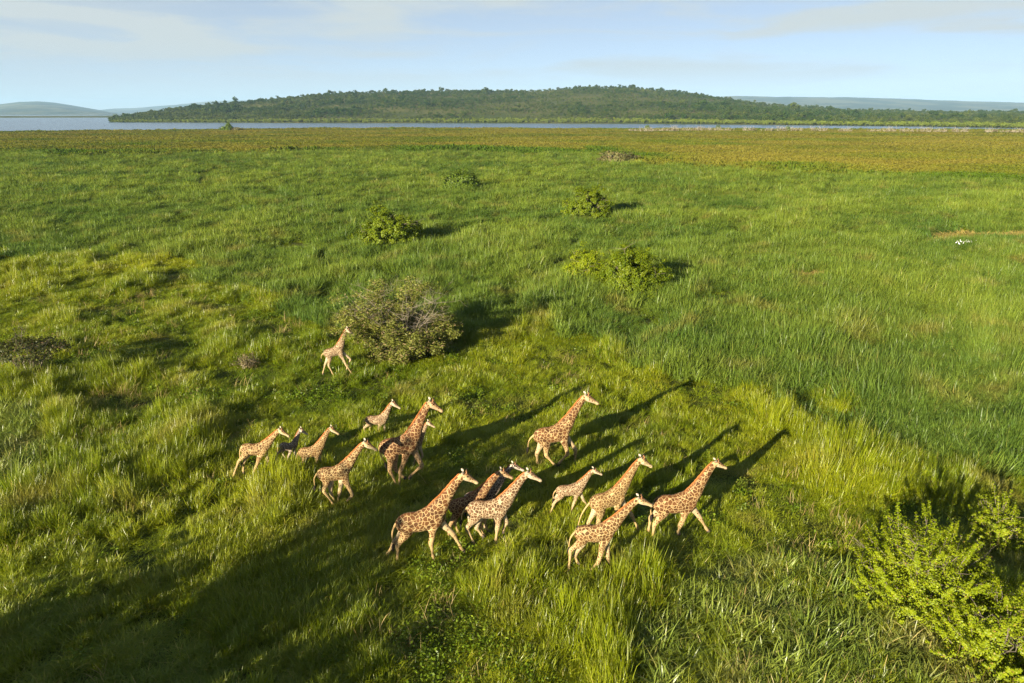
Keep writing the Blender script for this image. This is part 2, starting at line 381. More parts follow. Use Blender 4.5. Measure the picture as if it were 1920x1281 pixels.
rg = np.random.default_rng(11)
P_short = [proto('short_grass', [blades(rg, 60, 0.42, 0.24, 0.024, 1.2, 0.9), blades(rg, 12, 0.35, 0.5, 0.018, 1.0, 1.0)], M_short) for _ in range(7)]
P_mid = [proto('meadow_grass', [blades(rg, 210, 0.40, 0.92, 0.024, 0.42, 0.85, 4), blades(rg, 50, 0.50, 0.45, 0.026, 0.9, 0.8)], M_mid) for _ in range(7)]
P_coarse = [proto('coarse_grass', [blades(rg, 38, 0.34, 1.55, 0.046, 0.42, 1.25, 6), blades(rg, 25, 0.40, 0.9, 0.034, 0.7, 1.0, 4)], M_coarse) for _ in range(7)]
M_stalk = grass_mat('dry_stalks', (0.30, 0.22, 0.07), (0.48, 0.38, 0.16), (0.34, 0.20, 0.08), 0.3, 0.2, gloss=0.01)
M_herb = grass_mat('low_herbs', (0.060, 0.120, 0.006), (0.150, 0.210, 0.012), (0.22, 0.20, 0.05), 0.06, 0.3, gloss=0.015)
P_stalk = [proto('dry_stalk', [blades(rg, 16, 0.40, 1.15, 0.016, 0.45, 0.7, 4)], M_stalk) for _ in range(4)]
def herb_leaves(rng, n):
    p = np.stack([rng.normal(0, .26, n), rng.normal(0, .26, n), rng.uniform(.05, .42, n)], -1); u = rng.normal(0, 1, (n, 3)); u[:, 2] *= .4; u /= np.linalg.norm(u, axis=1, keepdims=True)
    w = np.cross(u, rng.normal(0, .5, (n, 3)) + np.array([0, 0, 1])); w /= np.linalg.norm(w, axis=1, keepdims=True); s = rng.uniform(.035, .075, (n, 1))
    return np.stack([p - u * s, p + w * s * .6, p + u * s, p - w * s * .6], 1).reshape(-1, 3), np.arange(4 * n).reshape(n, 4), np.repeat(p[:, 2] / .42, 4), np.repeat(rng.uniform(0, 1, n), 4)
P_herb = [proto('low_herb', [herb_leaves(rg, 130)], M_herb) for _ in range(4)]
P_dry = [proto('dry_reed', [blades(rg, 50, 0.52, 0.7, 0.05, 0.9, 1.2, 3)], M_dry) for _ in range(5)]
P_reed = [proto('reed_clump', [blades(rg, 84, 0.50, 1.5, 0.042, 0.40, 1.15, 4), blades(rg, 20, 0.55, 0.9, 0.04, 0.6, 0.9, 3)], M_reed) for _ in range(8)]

def field_points(y0, y1, spacing, rng, widen=0.86):
    """jittered lattice covering the wedge of land in front of the camera between two distances"""
    ys = np.arange(y0, y1, spacing); out = []
    for yy in ys:
        hw = widen * yy + 6
        xs = np.arange(-hw, hw, spacing)
        out.append(np.stack([xs + rng.uniform(-.6, .6, len(xs)) * spacing, yy + rng.uniform(-.6, .6, len(xs)) * spacing], -1))
    return np.concatenate(out)
DRY = [[(1700, 470), (1745, 447), (1770, 441), (1800, 437), (1850, 440), (1920, 437), (2050, 438), (2050, 452), (1920, 451), (1850, 453), (1800, 457), (1750, 458)], [(1660, 489), (1690, 484), (1712, 489), (1690, 495)], [(1480, 518), (1530, 512), (1560, 516), (1540, 524), (1490, 524)], [(1750, 470), (1785, 468), (1775, 480)], [(-60, 705), (45, 708), (50, 722), (-60, 728)]]
def field(x, y):
    px, py = to_px(x, y, 0)
    jig = 18 * (fbm(x / 5, y / 5, 21) - 0.5)
    reed = py < lut(REED_EDGE, px) + (95 * (fbm(x / 7, y / 7, 21, 3) - 0.5) + 30 * (vnoise(x * 3.1, y * 3.1, 27) - 0.5)) * np.clip(55 / np.maximum(y, 1), 0.15, 1.3)
    lane = in_poly(px + jig, py + jig * 0.6, LANE) & ~in_poly(px, py, LUSH)
    coarse = in_poly(px + jig, py, COARSE) | in_poly(px + jig, py, COARSE_2)
    green = py > lut(GREEN_EDGE, px) + 14 * (fbm(x / 24, y / 60, 4) - 0.5) + 9 * (vnoise(x * 1.7, y * 1.3, 9) - 0.5)
    return px, py, reed, lane, coarse, green
rng = np.random.default_rng(5)
bands = [(11, 40, 0.40, 1.0), (40, 62, 0.50, 1.12), (62, 100, 0.62, 1.22), (100, 160, 0.88, 1.65), (160, 235, 1.3, 2.35), (235, 375, 1.85, 3.2)]
sets = {k: [] for k in ('short', 'mid', 'coarse', 'reed', 'dry', 'stalk', 'herb')}
for y0, y1, sp, sxy in bands:
    q = field_points(y0, y1, sp, rng)
    x, y = q[:, 0], q[:, 1]
    px, py, reed, lane, coarse, green = field(x, y)
    reed = reed & ~coarse
    jd = 6 * (fbm(x / 4, y / 4, 19) - 0.5); dry = np.zeros(len(x), bool)
    for poly in DRY: dry |= in_poly(px + 2 * jd, py + jd, poly)
    reed = reed & ~dry
    lane = lane & ~reed & ~coarse & ~dry
    patch = fbm(x / 3.2, y / 3.2, 31, 3); broad = fbm(x / 11, y / 11, 41, 3)
    bare = vnoise(x / (1.3 + y / 60), y / (1.3 + y / 60), 55) 
    keep = green
    n = len(x); z = ground_z(x, y) - 0.03
    rr = np.stack([rng.normal(0, 0.16, n), rng.normal(0, 0.16, n), rng.uniform(0, 6.283, n)], -1)
    tint = np.clip(0.5 + 2.4 * (broad - 0.5) + rng.normal(0, 0.24, n), 0, 1)
    def put(kind, m, hs):
        m = m & keep
        s = np.stack([sxy * rng.uniform(0.85, 1.2, n), sxy * rng.uniform(0.85, 1.2, n), hs * rng.uniform(0.85, 1.15, n)], -1)
        sets[kind].append((np.stack([x, y, z], -1)[m], rr[m], s[m], tint[m]))
    tall = ~reed & ~lane & ~coarse & ~dry
    u1, u2 = rng.uniform(0, 1, n), rng.uniform(0, 1, n)
    put('short', ~reed & ~dry & (u1 < 0.85), np.where(lane, 0.95, 1.15) * np.clip(0.6 + 1.2 * (patch - 0.3), 0.55, 1.6))
    # separate tussocks of very different height; they thin out on the trampled lane
    relief = fbm(x / 4.6, y / 4.6, 131, 3)
    tuss = np.clip(0.30 + 1.3 * (patch - 0.32) + 3.4 * np.maximum(relief - 0.46, -0.06), 0.22, 1.75) * np.exp(rng.normal(0, 0.22, n))
    put('mid', tall & (u2 < 0.05 + 0.95 * np.clip((np.maximum(patch, relief + 0.02) - 0.44) * 7, 0, 1)), tuss)
    put('mid', lane & (u2 < 0.18 + 0.75 * np.clip((patch - 0.43) * 6, 0, 1)), 0.55 * np.minimum(tuss, 1.25) + 0.22)
    lush = in_poly(px, py, LUSH) | in_poly(px, py, LUSH_2) | in_poly(px, py, LUSH_3)
    put('mid', lush & ~reed, 1.15 * np.exp(rng.normal(0, 0.2, n)))
    put('coarse', coarse & (u1 < 0.55), np.clip(0.75 + 1.1 * (patch - 0.45), 0.45, 1.3))
    put('mid', coarse & (u2 < 0.4), 0.7 + 0 * patch)
    hr = np.clip(0.95 + 1.9 * (patch - 0.5) + 1.1 * (broad - 0.5), 0.4, 1.55) * np.exp(rng.normal(0, 0.14, n))
    u3, u4 = rng.uniform(0, 1, n), rng.uniform(0, 1, n)
    near = y < 70
    put('stalk', near & ~reed & (u3 < 0.012 + 0.10 * np.clip((vnoise(x / 4, y / 4, 66) - 0.62) * 4, 0, 1)), np.where(lane, 0.7, 1.0))
    put('herb', near & ~reed & ~coarse & (u4 < 0.02 + 0.30 * np.clip((vnoise(x / 3, y / 3, 88) - 0.66) * 4, 0, 1)), 0.8 + 0.6 * u3)
    put('dry', dry, 0.75 * np.exp(rng.normal(0, 0.3, n)))
    put('reed', reed & (patch > 0.30) & (u1 < 0.9) & (bare > 0.13), hr)
    put('short', reed & (u1 < 0.35), 1.2 + 0 * patch)
def cat(kind): return [np.concatenate([s[i] for s in sets[kind]]) for i in range(4)]
counts = {}
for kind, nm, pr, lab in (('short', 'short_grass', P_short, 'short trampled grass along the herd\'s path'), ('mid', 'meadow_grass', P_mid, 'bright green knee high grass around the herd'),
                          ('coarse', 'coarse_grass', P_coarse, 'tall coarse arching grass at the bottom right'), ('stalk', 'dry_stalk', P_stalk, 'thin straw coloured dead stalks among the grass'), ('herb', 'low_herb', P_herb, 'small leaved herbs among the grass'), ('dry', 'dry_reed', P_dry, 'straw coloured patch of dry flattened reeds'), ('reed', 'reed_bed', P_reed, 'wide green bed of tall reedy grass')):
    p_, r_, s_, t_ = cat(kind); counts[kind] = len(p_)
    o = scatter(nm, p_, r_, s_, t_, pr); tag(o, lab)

# ------------------------------------------------------------------ leaves, twigs, shrubs and trees
def leaf_cloud(rng, centres, radii, n, size, elong=1.6, flat=0.35, hub=None):
    """n small leaves scattered in clumps"""
    k = rng.integers(0, len(centres), n)
    d = rng.normal(0, 1, (n, 3)); d /= np.linalg.norm(d, axis=1, keepdims=True)
    p = centres[k] + d * (rng.uniform(0, 1, (n, 1)) ** 0.45) * radii[k][:, None] * np.array([1, 1, 0.75])
    if hub is None:
        u = rng.normal(0, 1, (n, 3)); u[:, 2] *= flat; u += d * 0.6; u /= np.linalg.norm(u, axis=1, keepdims=True)
        w = np.cross(u, rng.normal(0, 1, (n, 3)) + np.array([0, 0, 0.4])); w /= np.linalg.norm(w, axis=1, keepdims=True)
    else:
        out = p - hub; out /= np.linalg.norm(out, axis=1, keepdims=True) + 1e-9
        nn = out * 0.75 + d * 0.35 + np.array([0, 0, 0.25]) + rng.normal(0, 0.45, (n, 3)); nn /= np.linalg.norm(nn, axis=1, keepdims=True)
        u = np.cross(nn, rng.normal(0, 1, (n, 3))); u /= np.linalg.norm(u, axis=1, keepdims=True); w = np.cross(nn, u)
    s = size * rng.uniform(0.6, 1.3, (n, 1))
    a, b, c, e = p - u * s * elong * 0.5, p + w * s * 0.5, p + u * s * elong * 0.5, p - w * s * 0.5
    V = np.stack([a, b, c, e], 1).reshape(-1, 3); F = np.arange(4 * n).reshape(n, 4)
    return V, F, np.repeat(rng.uniform(0, 1, n), 4), np.repeat((k % 17) / 16.0, 4)
def tubes(paths, sides=5):
    V, F, o = [], [], 0
    for pts, rads in paths:
        pts = np.asarray(pts, float); n = len(pts)
        tg = np.gradient(pts, axis=0); tg /= np.linalg.norm(tg, axis=1, keepdims=True) + 1e-9
        ref = np.array([0.3, 0.2, 1.0]) if abs(tg[0, 2]) < 0.9 else np.array([1.0, 0.1, 0])
        a = np.cross(tg, ref); a /= np.linalg.norm(a, axis=1, keepdims=True) + 1e-9; b = np.cross(tg, a)
        th = np.linspace(0, 2 * np.pi, sides, endpoint=False)
        ring = pts[:, None] + np.asarray(rads)[:, None, None] * (a[:, None] * np.cos(th)[None, :, None] + b[:, None] * np.sin(th)[None, :, None])
        V.append(ring.reshape(-1, 3))
        for i in range(n - 1):
            for j in range(sides):
                F.append((o + i * sides + j, o + i * sides + (j + 1) % sides, o + (i + 1) * sides + (j + 1) % sides, o + (i + 1) * sides + j))
        o += n * sides
    return np.concatenate(V), np.array(F)
def branch_set(rng, rx, ry, h, n_main, n_sub, r0, base_spread=0.25, low=0.15, wob=0.12, up=0.6, n_twig=0):
    """limbs fanning from the foot, each with its own side branches; returns tube paths and branch ends"""
    paths, tips = [], []
    for i in range(n_main):
        a = 2 * np.pi * (i + rng.uniform(-.35, .35)) / n_main
        rr = rng.uniform(0.35, 0.95)
        end = np.array([rx * rr * np.cos(a), ry * rr * np.sin(a), h * (low + (0.95 - low) * math.sqrt(max(0.02, 1 - rr * rr)) * rng.uniform(0.75, 1.0))])
        st = np.array([base_spread * np.cos(a), base_spread * np.sin(a), -0.15])
        t = np.linspace(0, 1, 6)[:, None]
        mid = st + (end - st) * t + np.array([0, 0, 1]) * (h * 0.16 * up * np.sin(np.pi * t)) + rng.normal(0, wob, (6, 3)) * t
        paths.append((mid, np.linspace(r0, r0 * 0.28, 6))); tips.append(mid[-1])
        for j in range(n_sub):
            s = mid[rng.integers(2, 6)]; d = rng.normal(0, 1, 3); d[2] = abs(d[2]) * 0.5; d /= np.linalg.norm(d)
            e = s + d * np.array([rx, ry, h * 0.6]) * rng.uniform(0.25, 0.5)
            m2 = s + (e - s) * np.linspace(0, 1, 4)[:, None] + rng.normal(0, wob * 0.5, (4, 3)) * np.linspace(0, 1, 4)[:, None]
            paths.append((m2, np.linspace(r0 * 0.4, r0 * 0.1, 4))); tips.append(m2[-1])
            for q in range(n_twig):
                s2 = m2[rng.integers(1, 4)]; d = rng.normal(0, 1, 3); d /= np.linalg.norm(d)
                e2 = s2 + d * rng.uniform(0.3, 0.9) * min(rx, 3) * 0.4
                paths.append((np.array([s2, (s2 + e2) / 2 + rng.normal(0, .05, 3), e2]), np.array([r0 * 0.16, r0 * 0.12, r0 * 0.05])))
    return paths, np.array(tips)
def leaf_mat(name, dark, light, dry=(0.2, 0.15, 0.06), dry_amt=0.0, transl=0.35, gloss=0.012):
    nt = NT(name); al = nt.attr('along'); each = nt.attr('each'); n = nt.noise(nt.pos(), 0.7, 3)
    f = nt.math('ADD', nt.math('MULTIPLY', al, 0.5), nt.math('ADD', nt.math('MULTIPLY', each, 0.25), nt.math('MULTIPLY', n, 0.25)))
    c = nt.mix(f, dark, light)
    if dry_amt: c = nt.mix(nt.rng(al, 1 - dry_amt, 1 - dry_amt + 0.05), c, dry)
    return leafy(nt, c, transl, gloss)
M_bark = plain('grey_brown_bark', (0.17, 0.14, 0.105), 0.9)
M_pale_bark = plain('bleached_bark', (0.25, 0.21, 0.155), 0.9)
M_leaf_bush = leaf_mat('bush_leaf', (0.065, 0.125, 0.004), (0.215, 0.250, 0.009))
M_leaf_dark = leaf_mat('dark_bush_leaf', (0.060, 0.115, 0.012), (0.160, 0.215, 0.018))
M_leaf_bright = leaf_mat('bright_bush_leaf', (0.120, 0.190, 0.004), (0.330, 0.370, 0.010), (0.30, 0.19, 0.05), 0.05, 0.36)
M_leaf_acacia = leaf_mat('acacia_leaf', (0.085, 0.110, 0.014), (0.245, 0.248, 0.048), (0.26, 0.19, 0.09), 0.16, 0.25)
M_leaf_olive = leaf_mat('olive_leaf', (0.105, 0.115, 0.034), (0.220, 0.205, 0.070), (0.22, 0.16, 0.08), 0.15)
M_leaf_dull = leaf_mat('dull_thorn_leaf', (0.045, 0.060, 0.014), (0.110, 0.115, 0.030), (0.14, 0.09, 0.05), 0.15)  # dull dark olive, the leaf's own tone
M_leaf_dry = leaf_mat('dry_leaf', (0.13, 0.105, 0.045), (0.24, 0.19, 0.085), (0.26, 0.2, 0.1), 0.2)

def shrub(name, loc, rx, ry, h, leaves, size, mat, label, cat='bush', seed=0, limbs=9, subs=5, r0=0.06, clump=0.22, low=0.15, bark=None, group=None, twigs=0, umbrella=False, up=0.6, leaf_low=0.10, elong=1.5, gaps=0.0, vase=0.0, loose=False, many=1.0, sprays=0, lump=0.36, boughs=0, trunk_name='branches', crown_name='foliage'):
    rng = np.random.default_rng(seed + 100)
    x, y = loc[0], loc[1]
    root = bpy.data.objects.new(name, None); sc.collection.objects.link(root)
    root.location = (x, y, float(ground_z(x, y)))
    tag(root, label, cat, group)
    paths, tips = branch_set(rng, rx, ry, h, limbs, subs, r0, base_spread=min(0.3, rx * 0.08), low=low, up=up, n_twig=twigs)
    if vase: paths = [(p * np.concatenate([np.repeat(1 - vase + vase * np.clip(p[:, 2:3] / (0.62 * h), 0, 1), 2, 1), np.ones((len(p), 1))], 1), r) for p, r in paths]
    V, F = tubes(paths, 5)
    link(trunk_name, mesh_np('branches', V, F, [bark or M_bark], True), root)
    # leaf clumps: round the branch ends and over the outside of the crown, with gaps between
    nc = max(18, int(many * 70 * (rx * ry * h) ** 0.33))
    if umbrella:
        a = rng.uniform(0, 6.283, nc); r = np.sqrt(rng.uniform(0, 1, nc))
        C = np.stack([rx * r * np.cos(a), ry * r * np.sin(a), h * (0.82 + 0.14 * (1 - r * r) + rng.normal(0, 0.035, nc))], -1)
    else:
        d = rng.normal(0, 1, (nc, 3)); d[:, 2] = np.abs(d[:, 2]) * 0.9 - leaf_low; d /= np.linalg.norm(d, axis=1, keepdims=True)
        rr = rng.uniform(0.45, 1.0, (nc, 1)) ** 0.6 * (1 - lump * 0.5 + lump * vnoise(d[:, :1] * 2.2 + seed, d[:, 1:2] * 2.2 + d[:, 2:] * 2, seed + 3))
        C = d * rr * np.array([rx, ry, h * 0.9]); C[:, 2] = np.maximum(C[:, 2] + 0.06 * h, 0.12)
    if vase: tips = tips * np.concatenate([np.repeat(1 - vase + vase * np.clip(tips[:, 2:3] / (0.62 * h), 0, 1), 2, 1), np.ones((len(tips), 1))], 1)
    if len(tips): C = np.concatenate([C, tips])
    inner = C * rng.uniform(0.25, 0.7, (len(C), 1)); C = np.concatenate([C, inner[:len(C) // (3 if umbrella else 2)]]) if not umbrella else C
    if boughs:
        bc = C[rng.integers(0, nc, boughs)]; br = rng.uniform(0.12, 0.24, (boughs, 1)) * (rx + ry) / 2; kk = rng.integers(0, boughs, nc)
        C = bc[kk] + rng.normal(0, 1, (nc, 3)) * br[kk] * np.array([1, 1, 0.5]); C[:, 2] = np.maximum(C[:, 2], 0.15)
    if vase: C[:nc, :2] *= (1 - vase + vase * np.clip(C[:nc, 2:3] / (0.62 * h), 0, 1)); C[:, 2] = np.maximum(C[:, 2], 0.5)
    if sprays:
        k = rng.integers(0, nc, sprays); o_ = C[k]; d_ = o_ / np.array([rx, ry, h]); d_[:, 2] = np.abs(d_[:, 2]) + 0.55; d_ += rng.normal(0, 0.2, d_.shape); d_ /= np.linalg.norm(d_, axis=1, keepdims=True)
        ln_ = rng.uniform(0.35, 0.95, (sprays, 1)); shoots = [o_ + d_ * ln_ * q for q in (0.25, 0.45, 0.65, 0.82, 1.0)]
        sv, sf = tubes([(np.array([o_[i] - d_[i] * 0.3, o_[i] + d_[i] * ln_[i] * 0.5, o_[i] + d_[i] * ln_[i]]), np.array([.014, .010, .005])) for i in range(sprays)], 4)
        link('twigs', mesh_np('twigs', sv, sf, [bark or M_bark], True), root)['kind'] = 'stuff'
        C = np.concatenate([C] + shoots)
    if gaps: C = C[rng.uniform(0, 1, len(C)) > gaps]
    rad = clump * (rx + ry + h) / 3 * rng.uniform(0.55, 1.25, len(C))
    if sprays: rad[-5 * sprays:] = np.repeat([.12, .11, .09, .075, .055], sprays)
    V, F, T, B = leaf_cloud(rng, C, rad, leaves, size, elong, hub=None if loose else np.array([0, 0, 0.30 * h]))
    link(crown_name, mesh_np('foliage', V, F, [mat], False, {'along': T, 'each': B}), root)
    return root

g = at(762, 672)
shrub('thorn_tree', g, 5.2, 4.5, 6.5, 64000, 0.066, M_leaf_acacia, 'large grey green thorn tree with bare outer twigs beside the lone giraffe', 'tree', 1, 20, 8, 0.034, low=0.24, up=0.1, bark=M_pale_bark, twigs=6, leaf_low=0.18, elong=3.4, vase=0.6, loose=True, gaps=0.25, clump=0.10, many=2.2, lump=0.6, boughs=44, trunk_name='trunk', crown_name='crown')
g = at(738, 462)
shrub('round_bush', g, 4.6, 3.9, 5.2, 60000, 0.14, M_leaf_bush, 'dense rounded green bush directly beyond the big thorn tree', 'bush', 2, lump=0.6, boughs=60, many=2.4, clump=0.11)
g = at(1108, 410)
shrub('round_bush', g, 4.0, 3.7, 5.4, 50000, 0.15, M_leaf_bush, 'upright rounded bush on the field with a dark shadow to its right', 'bush', 3, lump=0.6, boughs=60, many=2.4, clump=0.11)
g = at(868, 357)
shrub('round_bush', g, 4.4, 3.8, 4.9, 18000, 0.27, M_leaf_dark, 'low dark bush farthest out in the green reed bed', 'bush', 4, clump=0.26)
g = at(1098, 532)
shrub('feathery_bush', g, 2.6, 2.4, 4.6, 20000, 0.105, M_leaf_bright, 'loose feathery pale bush touching the denser bush on its right', 'bush', 5, 9, 5, 0.05, 0.17, gaps=0.3, twigs=2)
g = at(1180, 548)
shrub('leafy_bush', g, 3.3, 3.0, 4.8, 52000, 0.11, M_leaf_bush, 'denser dark green bush to the right of the feathery pale one', 'bush', 26, lump=0.3, boughs=110, many=3.0, clump=0.12)
g = at(62, 716)
shrub('umbrella_thorn', g, 2.7, 2.2, 2.9, 5200, 0.10, M_leaf_dull, 'small sparse flat topped thorn tree with a long shadow', 'tree', 7, 7, 5, 0.05, 0.14, 0.75, None, twigs=3, umbrella=True, trunk_name='trunk', crown_name='crown')
g = at(466, 690)
shrub('dry_shrub', g, 0.85, 0.8, 1.25, 900, 0.07, M_leaf_dry, 'small brown half bare shrub in bright grass', 'shrub', 8, 10, 5, 0.022, 0.2, twigs=2)
g = at(1722, 1135)
shrub('bright_bush', g, 2.5, 2.3, 3.7, 66000, 0.046, M_leaf_bright, 'bright yellow green bush nearest the tall coarse grass', 'bush', 9, 13, 7, 0.03, 0.105, many=2.2, sprays=170, group='bright leafy bushes')
g = at(1880, 1235)
shrub('bright_bush', g, 2.3, 2.2, 2.7, 46000, 0.048, M_leaf_bright, 'bright green bush cut off by the lower right corner', 'bush', 10, 13, 7, 0.03, 0.105, many=2.2, sprays=140, group='bright leafy bushes')
g = at(1868, 1015)
shrub('bright_bush', g, 1.15, 1.0, 1.9, 12000, 0.050, M_leaf_bright, 'small bright bush standing alone in dark shade behind the larger ones', 'bush', 11, 8, 5, 0.025, 0.13, many=1.6, sprays=50, group='bright leafy bushes')
g = at(1156, 306)
shrub('grey_thicket', g, 8.0, 4.5, 4.2, 4500, 0.55, M_leaf_olive, 'grey olive thicket where reed bed meets brown marsh', 'bush', 12, 14, 5, 0.09, 0.16, gaps=0.15)
g = at(410, 289)
shrub('dark_thicket', g, 6.0, 4.0, 2.2, 2500, 0.5, M_leaf_dark, 'low dark thicket on the left edge of the brown marsh', 'bush', 13, 9, 4, 0.07, 0.2)
g = at(290, 288)
shrub('dark_thicket', g, 7.0, 4.0, 1.7, 2400, 0.5, M_leaf_olive, 'broad low olive thicket left of the dark one', 'bush', 14, 9, 4, 0.07, 0.2)
# by the lake shore
g = at(430, 246)
shrub('shore_tree', g, 4.2, 4.0, 9.5, 1500, 0.9, M_leaf_dark, 'slender tree rising above shrubs in front of the lake', 'tree', 15, 6, 4, 0.18, 0.22, trunk_name='trunk', crown_name='crown')
g = at(421, 246)
shrub('shore_bush', g, 5.5, 4.5, 5.0, 1300, 0.9, M_leaf_dark, 'round bush left of the slender shore tree', 'bush', 16, 7, 4, 0.12, 0.24)
g = at(445, 246)
shrub('shore_bush', g, 7.5, 4.5, 4.2, 900, 0.8, M_leaf_olive, 'ragged half bare bush right of the slender shore tree', 'bush', 17, 10, 5, 0.14, 0.2, gaps=0.2)
M_deadwood = plain('bleached_deadwood', (0.33, 0.285, 0.21), 0.9)
def dead_thicket(px, py, w, h, seed, label):
    rng = np.random.default_rng(seed)
    g = at(px, py)
    root = bpy.data.objects.new('dead_thicket', None); sc.collection.objects.link(root)
    root.location = (g[0], g[1], float(ground_z(g[0], g[1]))); tag(root, label, 'dead bush', 'bleached thickets by the lake')
    paths = []
    for i in range(26):
        s = np.array([rng.uniform(-.9, .9) * w, rng.uniform(-.4, .4) * w, -0.2]); d = rng.normal(0, 0.45, 3); d[2] = 1; L = h * rng.uniform(0.5, 1.0)
        e = s + d * L; m = s + (e - s) * np.linspace(0, 1, 4)[:, None] + rng.normal(0, .2, (4, 3)) * np.linspace(0, 1, 4)[:, None]
        paths.append((m, np.linspace(0.16, 0.05, 4)))
        for j in range(3):
            a = m[rng.integers(1, 4)]; b = a + rng.normal(0, 1, 3) * np.array([1, 1, .5]) * L * 0.35 + np.array([0, 0, 0.25 * L])
            paths.append((np.array([a, (a + b) / 2, b]), np.array([.09, .07, .03])))
    V, F = tubes(paths, 4); link('bare_branches', mesh_np('branches', V, F, [M_deadwood]), root)['kind'] = 'stuff'
    C = np.stack([rng.uniform(-1, 1, 12) * w, rng.uniform(-.4, .4, 12) * w, rng.uniform(.1, .6, 12) * h], -1)
    V, F, T, B = leaf_cloud(rng, C, np.full(12, h * 0.25), 260, 0.5); link('foliage', mesh_np('foliage', V, F, [M_leaf_dry], False, {'along': T, 'each': B}), root)
dead = [(1188, 247.5), (1212, 248), (1238, 247), (1262, 247), (1288, 246.5), (1312, 246.5), (1336, 246.5), (1362, 246.5), (1404, 246.5), (1440, 246.5), (1466, 247), (1492, 247), (1535, 247),
        (1585, 248), (1640, 248), (1668, 248.5), (1700, 248.5), (1734, 249), (1762, 249), (1800, 249.5), (1858, 250), (1890, 250), (1912, 250.5)]
DEAD_L = 'pale bleached leafless thicket in the line along the lake shore'
for i, (a, b) in enumerate(dead):
    lab = {0: 'pale bare thicket at the left end of the shoreline row', len(dead) - 1: 'pale bare thicket at the right end of the shoreline row, cut by the frame'}.get(i, DEAD_L)
    dead_thicket(a, b, 5.5 + (i * 37 % 5) * 0.7, 3.2 + (i * 53 % 7) * 0.38, 300 + i, lab)
for i, (a, b, w, hh, lab) in enumerate([(1213, 245, 3.0, 6.0, 'thin dark tree above the left of the bleached thickets'), (1346, 245, 3.2, 6.0, 'thin dark tree above the right of the long bleached thicket'), (1476, 246, 2.6, 5.4, 'small dark tree over the middle bleached thickets'), (735, 243.5, 5.5, 3.4, 'dark low shrub on the shore below the hill crest'), (1530, 246.5, 3.0, 4.5, 'small dark tree to the right of the middle thickets')]):
    shrub('shore_tree', at(a, b), w, w, hh, 700, 0.7, M_leaf_dark, lab, 'tree', 40 + i, 6, 3, 0.12, 0.22, gaps=0.25, trunk_name='trunk', crown_name='crown')
# trees out of frame on the near left whose shade falls across the grass
for i, (x, y, r, hh, lab) in enumerate([(-23.0, 3.05, 3.0, 12.5, 'tall leafy tree outside the frame whose shade crosses the lower left grass'),
                                         (-27.2, 5.2, 3.2, 7.0, 'shorter leafy tree outside the frame beside the tall one'),
                                         (-19.3, 0.8, 2.7, 7.0, 'round leafy tree outside the frame nearest the camera')]):
    shrub('shade_tree', (x, y), r, r, hh, 9000, 0.3, M_leaf_dark, lab, 'tree', 60 + i, 8, 5, 0.16, 0.26, low=0.4, trunk_name='trunk', crown_name='crown')

# ------------------------------------------------------------------ brown marsh, hillside wood
def mound(rng, n, r, h, size, mat, name):
    d = rng.normal(0, 1, (n, 3)); d[:, 2] = np.abs(d[:, 2]); d /= np.linalg.norm(d, axis=1, keepdims=True)
    c = d * np.array([r, r, h]) * rng.uniform(0.5, 1.0, (n, 1)) ** 0.5
    V, F, T, B = leaf_cloud(rng, c, np.full(n, size * 0.3), n, size, 1.5, 0.8)
    return bpy.data.objects.new(name, mesh_np(name, V, F, [mat], False, {'along': T, 'each': B}))
def marsh_mat(name, a, b, c):
    nt = NT(name); each = nt.attr('along'); tint = nt.attr('tint', 'INSTANCER')
    q = nt.mix(nt.rng(tint, 0, 0.5, 0, 1, False), a, b); q = nt.mix(nt.rng(tint, 0.5, 1.0, 0, 1, False), q, c)
    v = nt.rng(each, 0, 1, 0.84, 1.16, False)
    q = nt.mix(1.0, q, nt.add('ShaderNodeCombineColor', {0: v, 1: v, 2: v}).outputs[0], 'MULTIPLY')
    return leafy(nt, q, 0.3, 0.0)
M_marsh = marsh_mat('marsh_scrub', (0.070, 0.118, 0.010), (0.148, 0.154, 0.018), (0.190, 0.168, 0.026))
rg = np.random.default_rng(23)
P_marsh = [mound(rg, 150, 1.7, 0.95, 0.36, M_marsh, 'marsh_scrub') for _ in range(5)]
pts, rots, scs, tin = [], [], [], []
for y0, y1, sp in ((180, 330, 2.0), (330, 520, 2.5), (520, 960, 3.6)):
    q = field_points(y0, y1, sp, rg, 0.84); x, y = q[:, 0], q[:, 1]
    px, py, _, _, _, green = field(x, y)
    z = ground_z(x, y); m = (~green) & (z > -0.5) & (fbm(x / 9, y / 9, 77) > 0.22)
    ge = lut(GREEN_EDGE, px) - py
    n = fbm(x / 55, y / 38, 61, 5)
    tt = 0.55 + 1.7 * (n - 0.5) + rg.normal(0, 0.08, len(x)) + 0.10 * np.clip(ge / 30, 0, 1)
    strip = np.exp(-(ge / np.where(px > 1100, 15, 6)) ** 2) * np.clip(0.3 + 3.2 * (fbm(x / 34, y / 34, 65) - 0.40), 0.1, 1.25)
    tt = tt - 0.75 * strip
    far = np.clip((y - (CAM_H + .6) / np.tan(np.maximum(-elev(lut(SHORE_NEAR, px)), 1e-3)) + 90) / 80, 0, 1)
    tt = tt - 0.28 * far
    s = sp / 1.75 * (0.65 + 0.8 * fbm(x / 13, y / 13, 91)) * rg.uniform(0.75, 1.3, len(x))
    hz = rg.uniform(0.72, 1.05, len(x)) * (0.6 + 1.1 * fbm(x / 30, y / 30, 15)) * (1 + 1.0 * strip + 0.5 * far * rg.uniform(0, 1.6, len(x)))
    pts.append(np.stack([x, y, z - 0.05], -1)[m]); rots.append(np.stack([0 * x, 0 * x, rg.uniform(0, 6.28, len(x))], -1)[m])
    scs.append(np.stack([s, s, hz], -1)[m]); tin.append(np.clip(tt, 0, 1)[m])
counts['marsh'] = sum(map(len, pts))
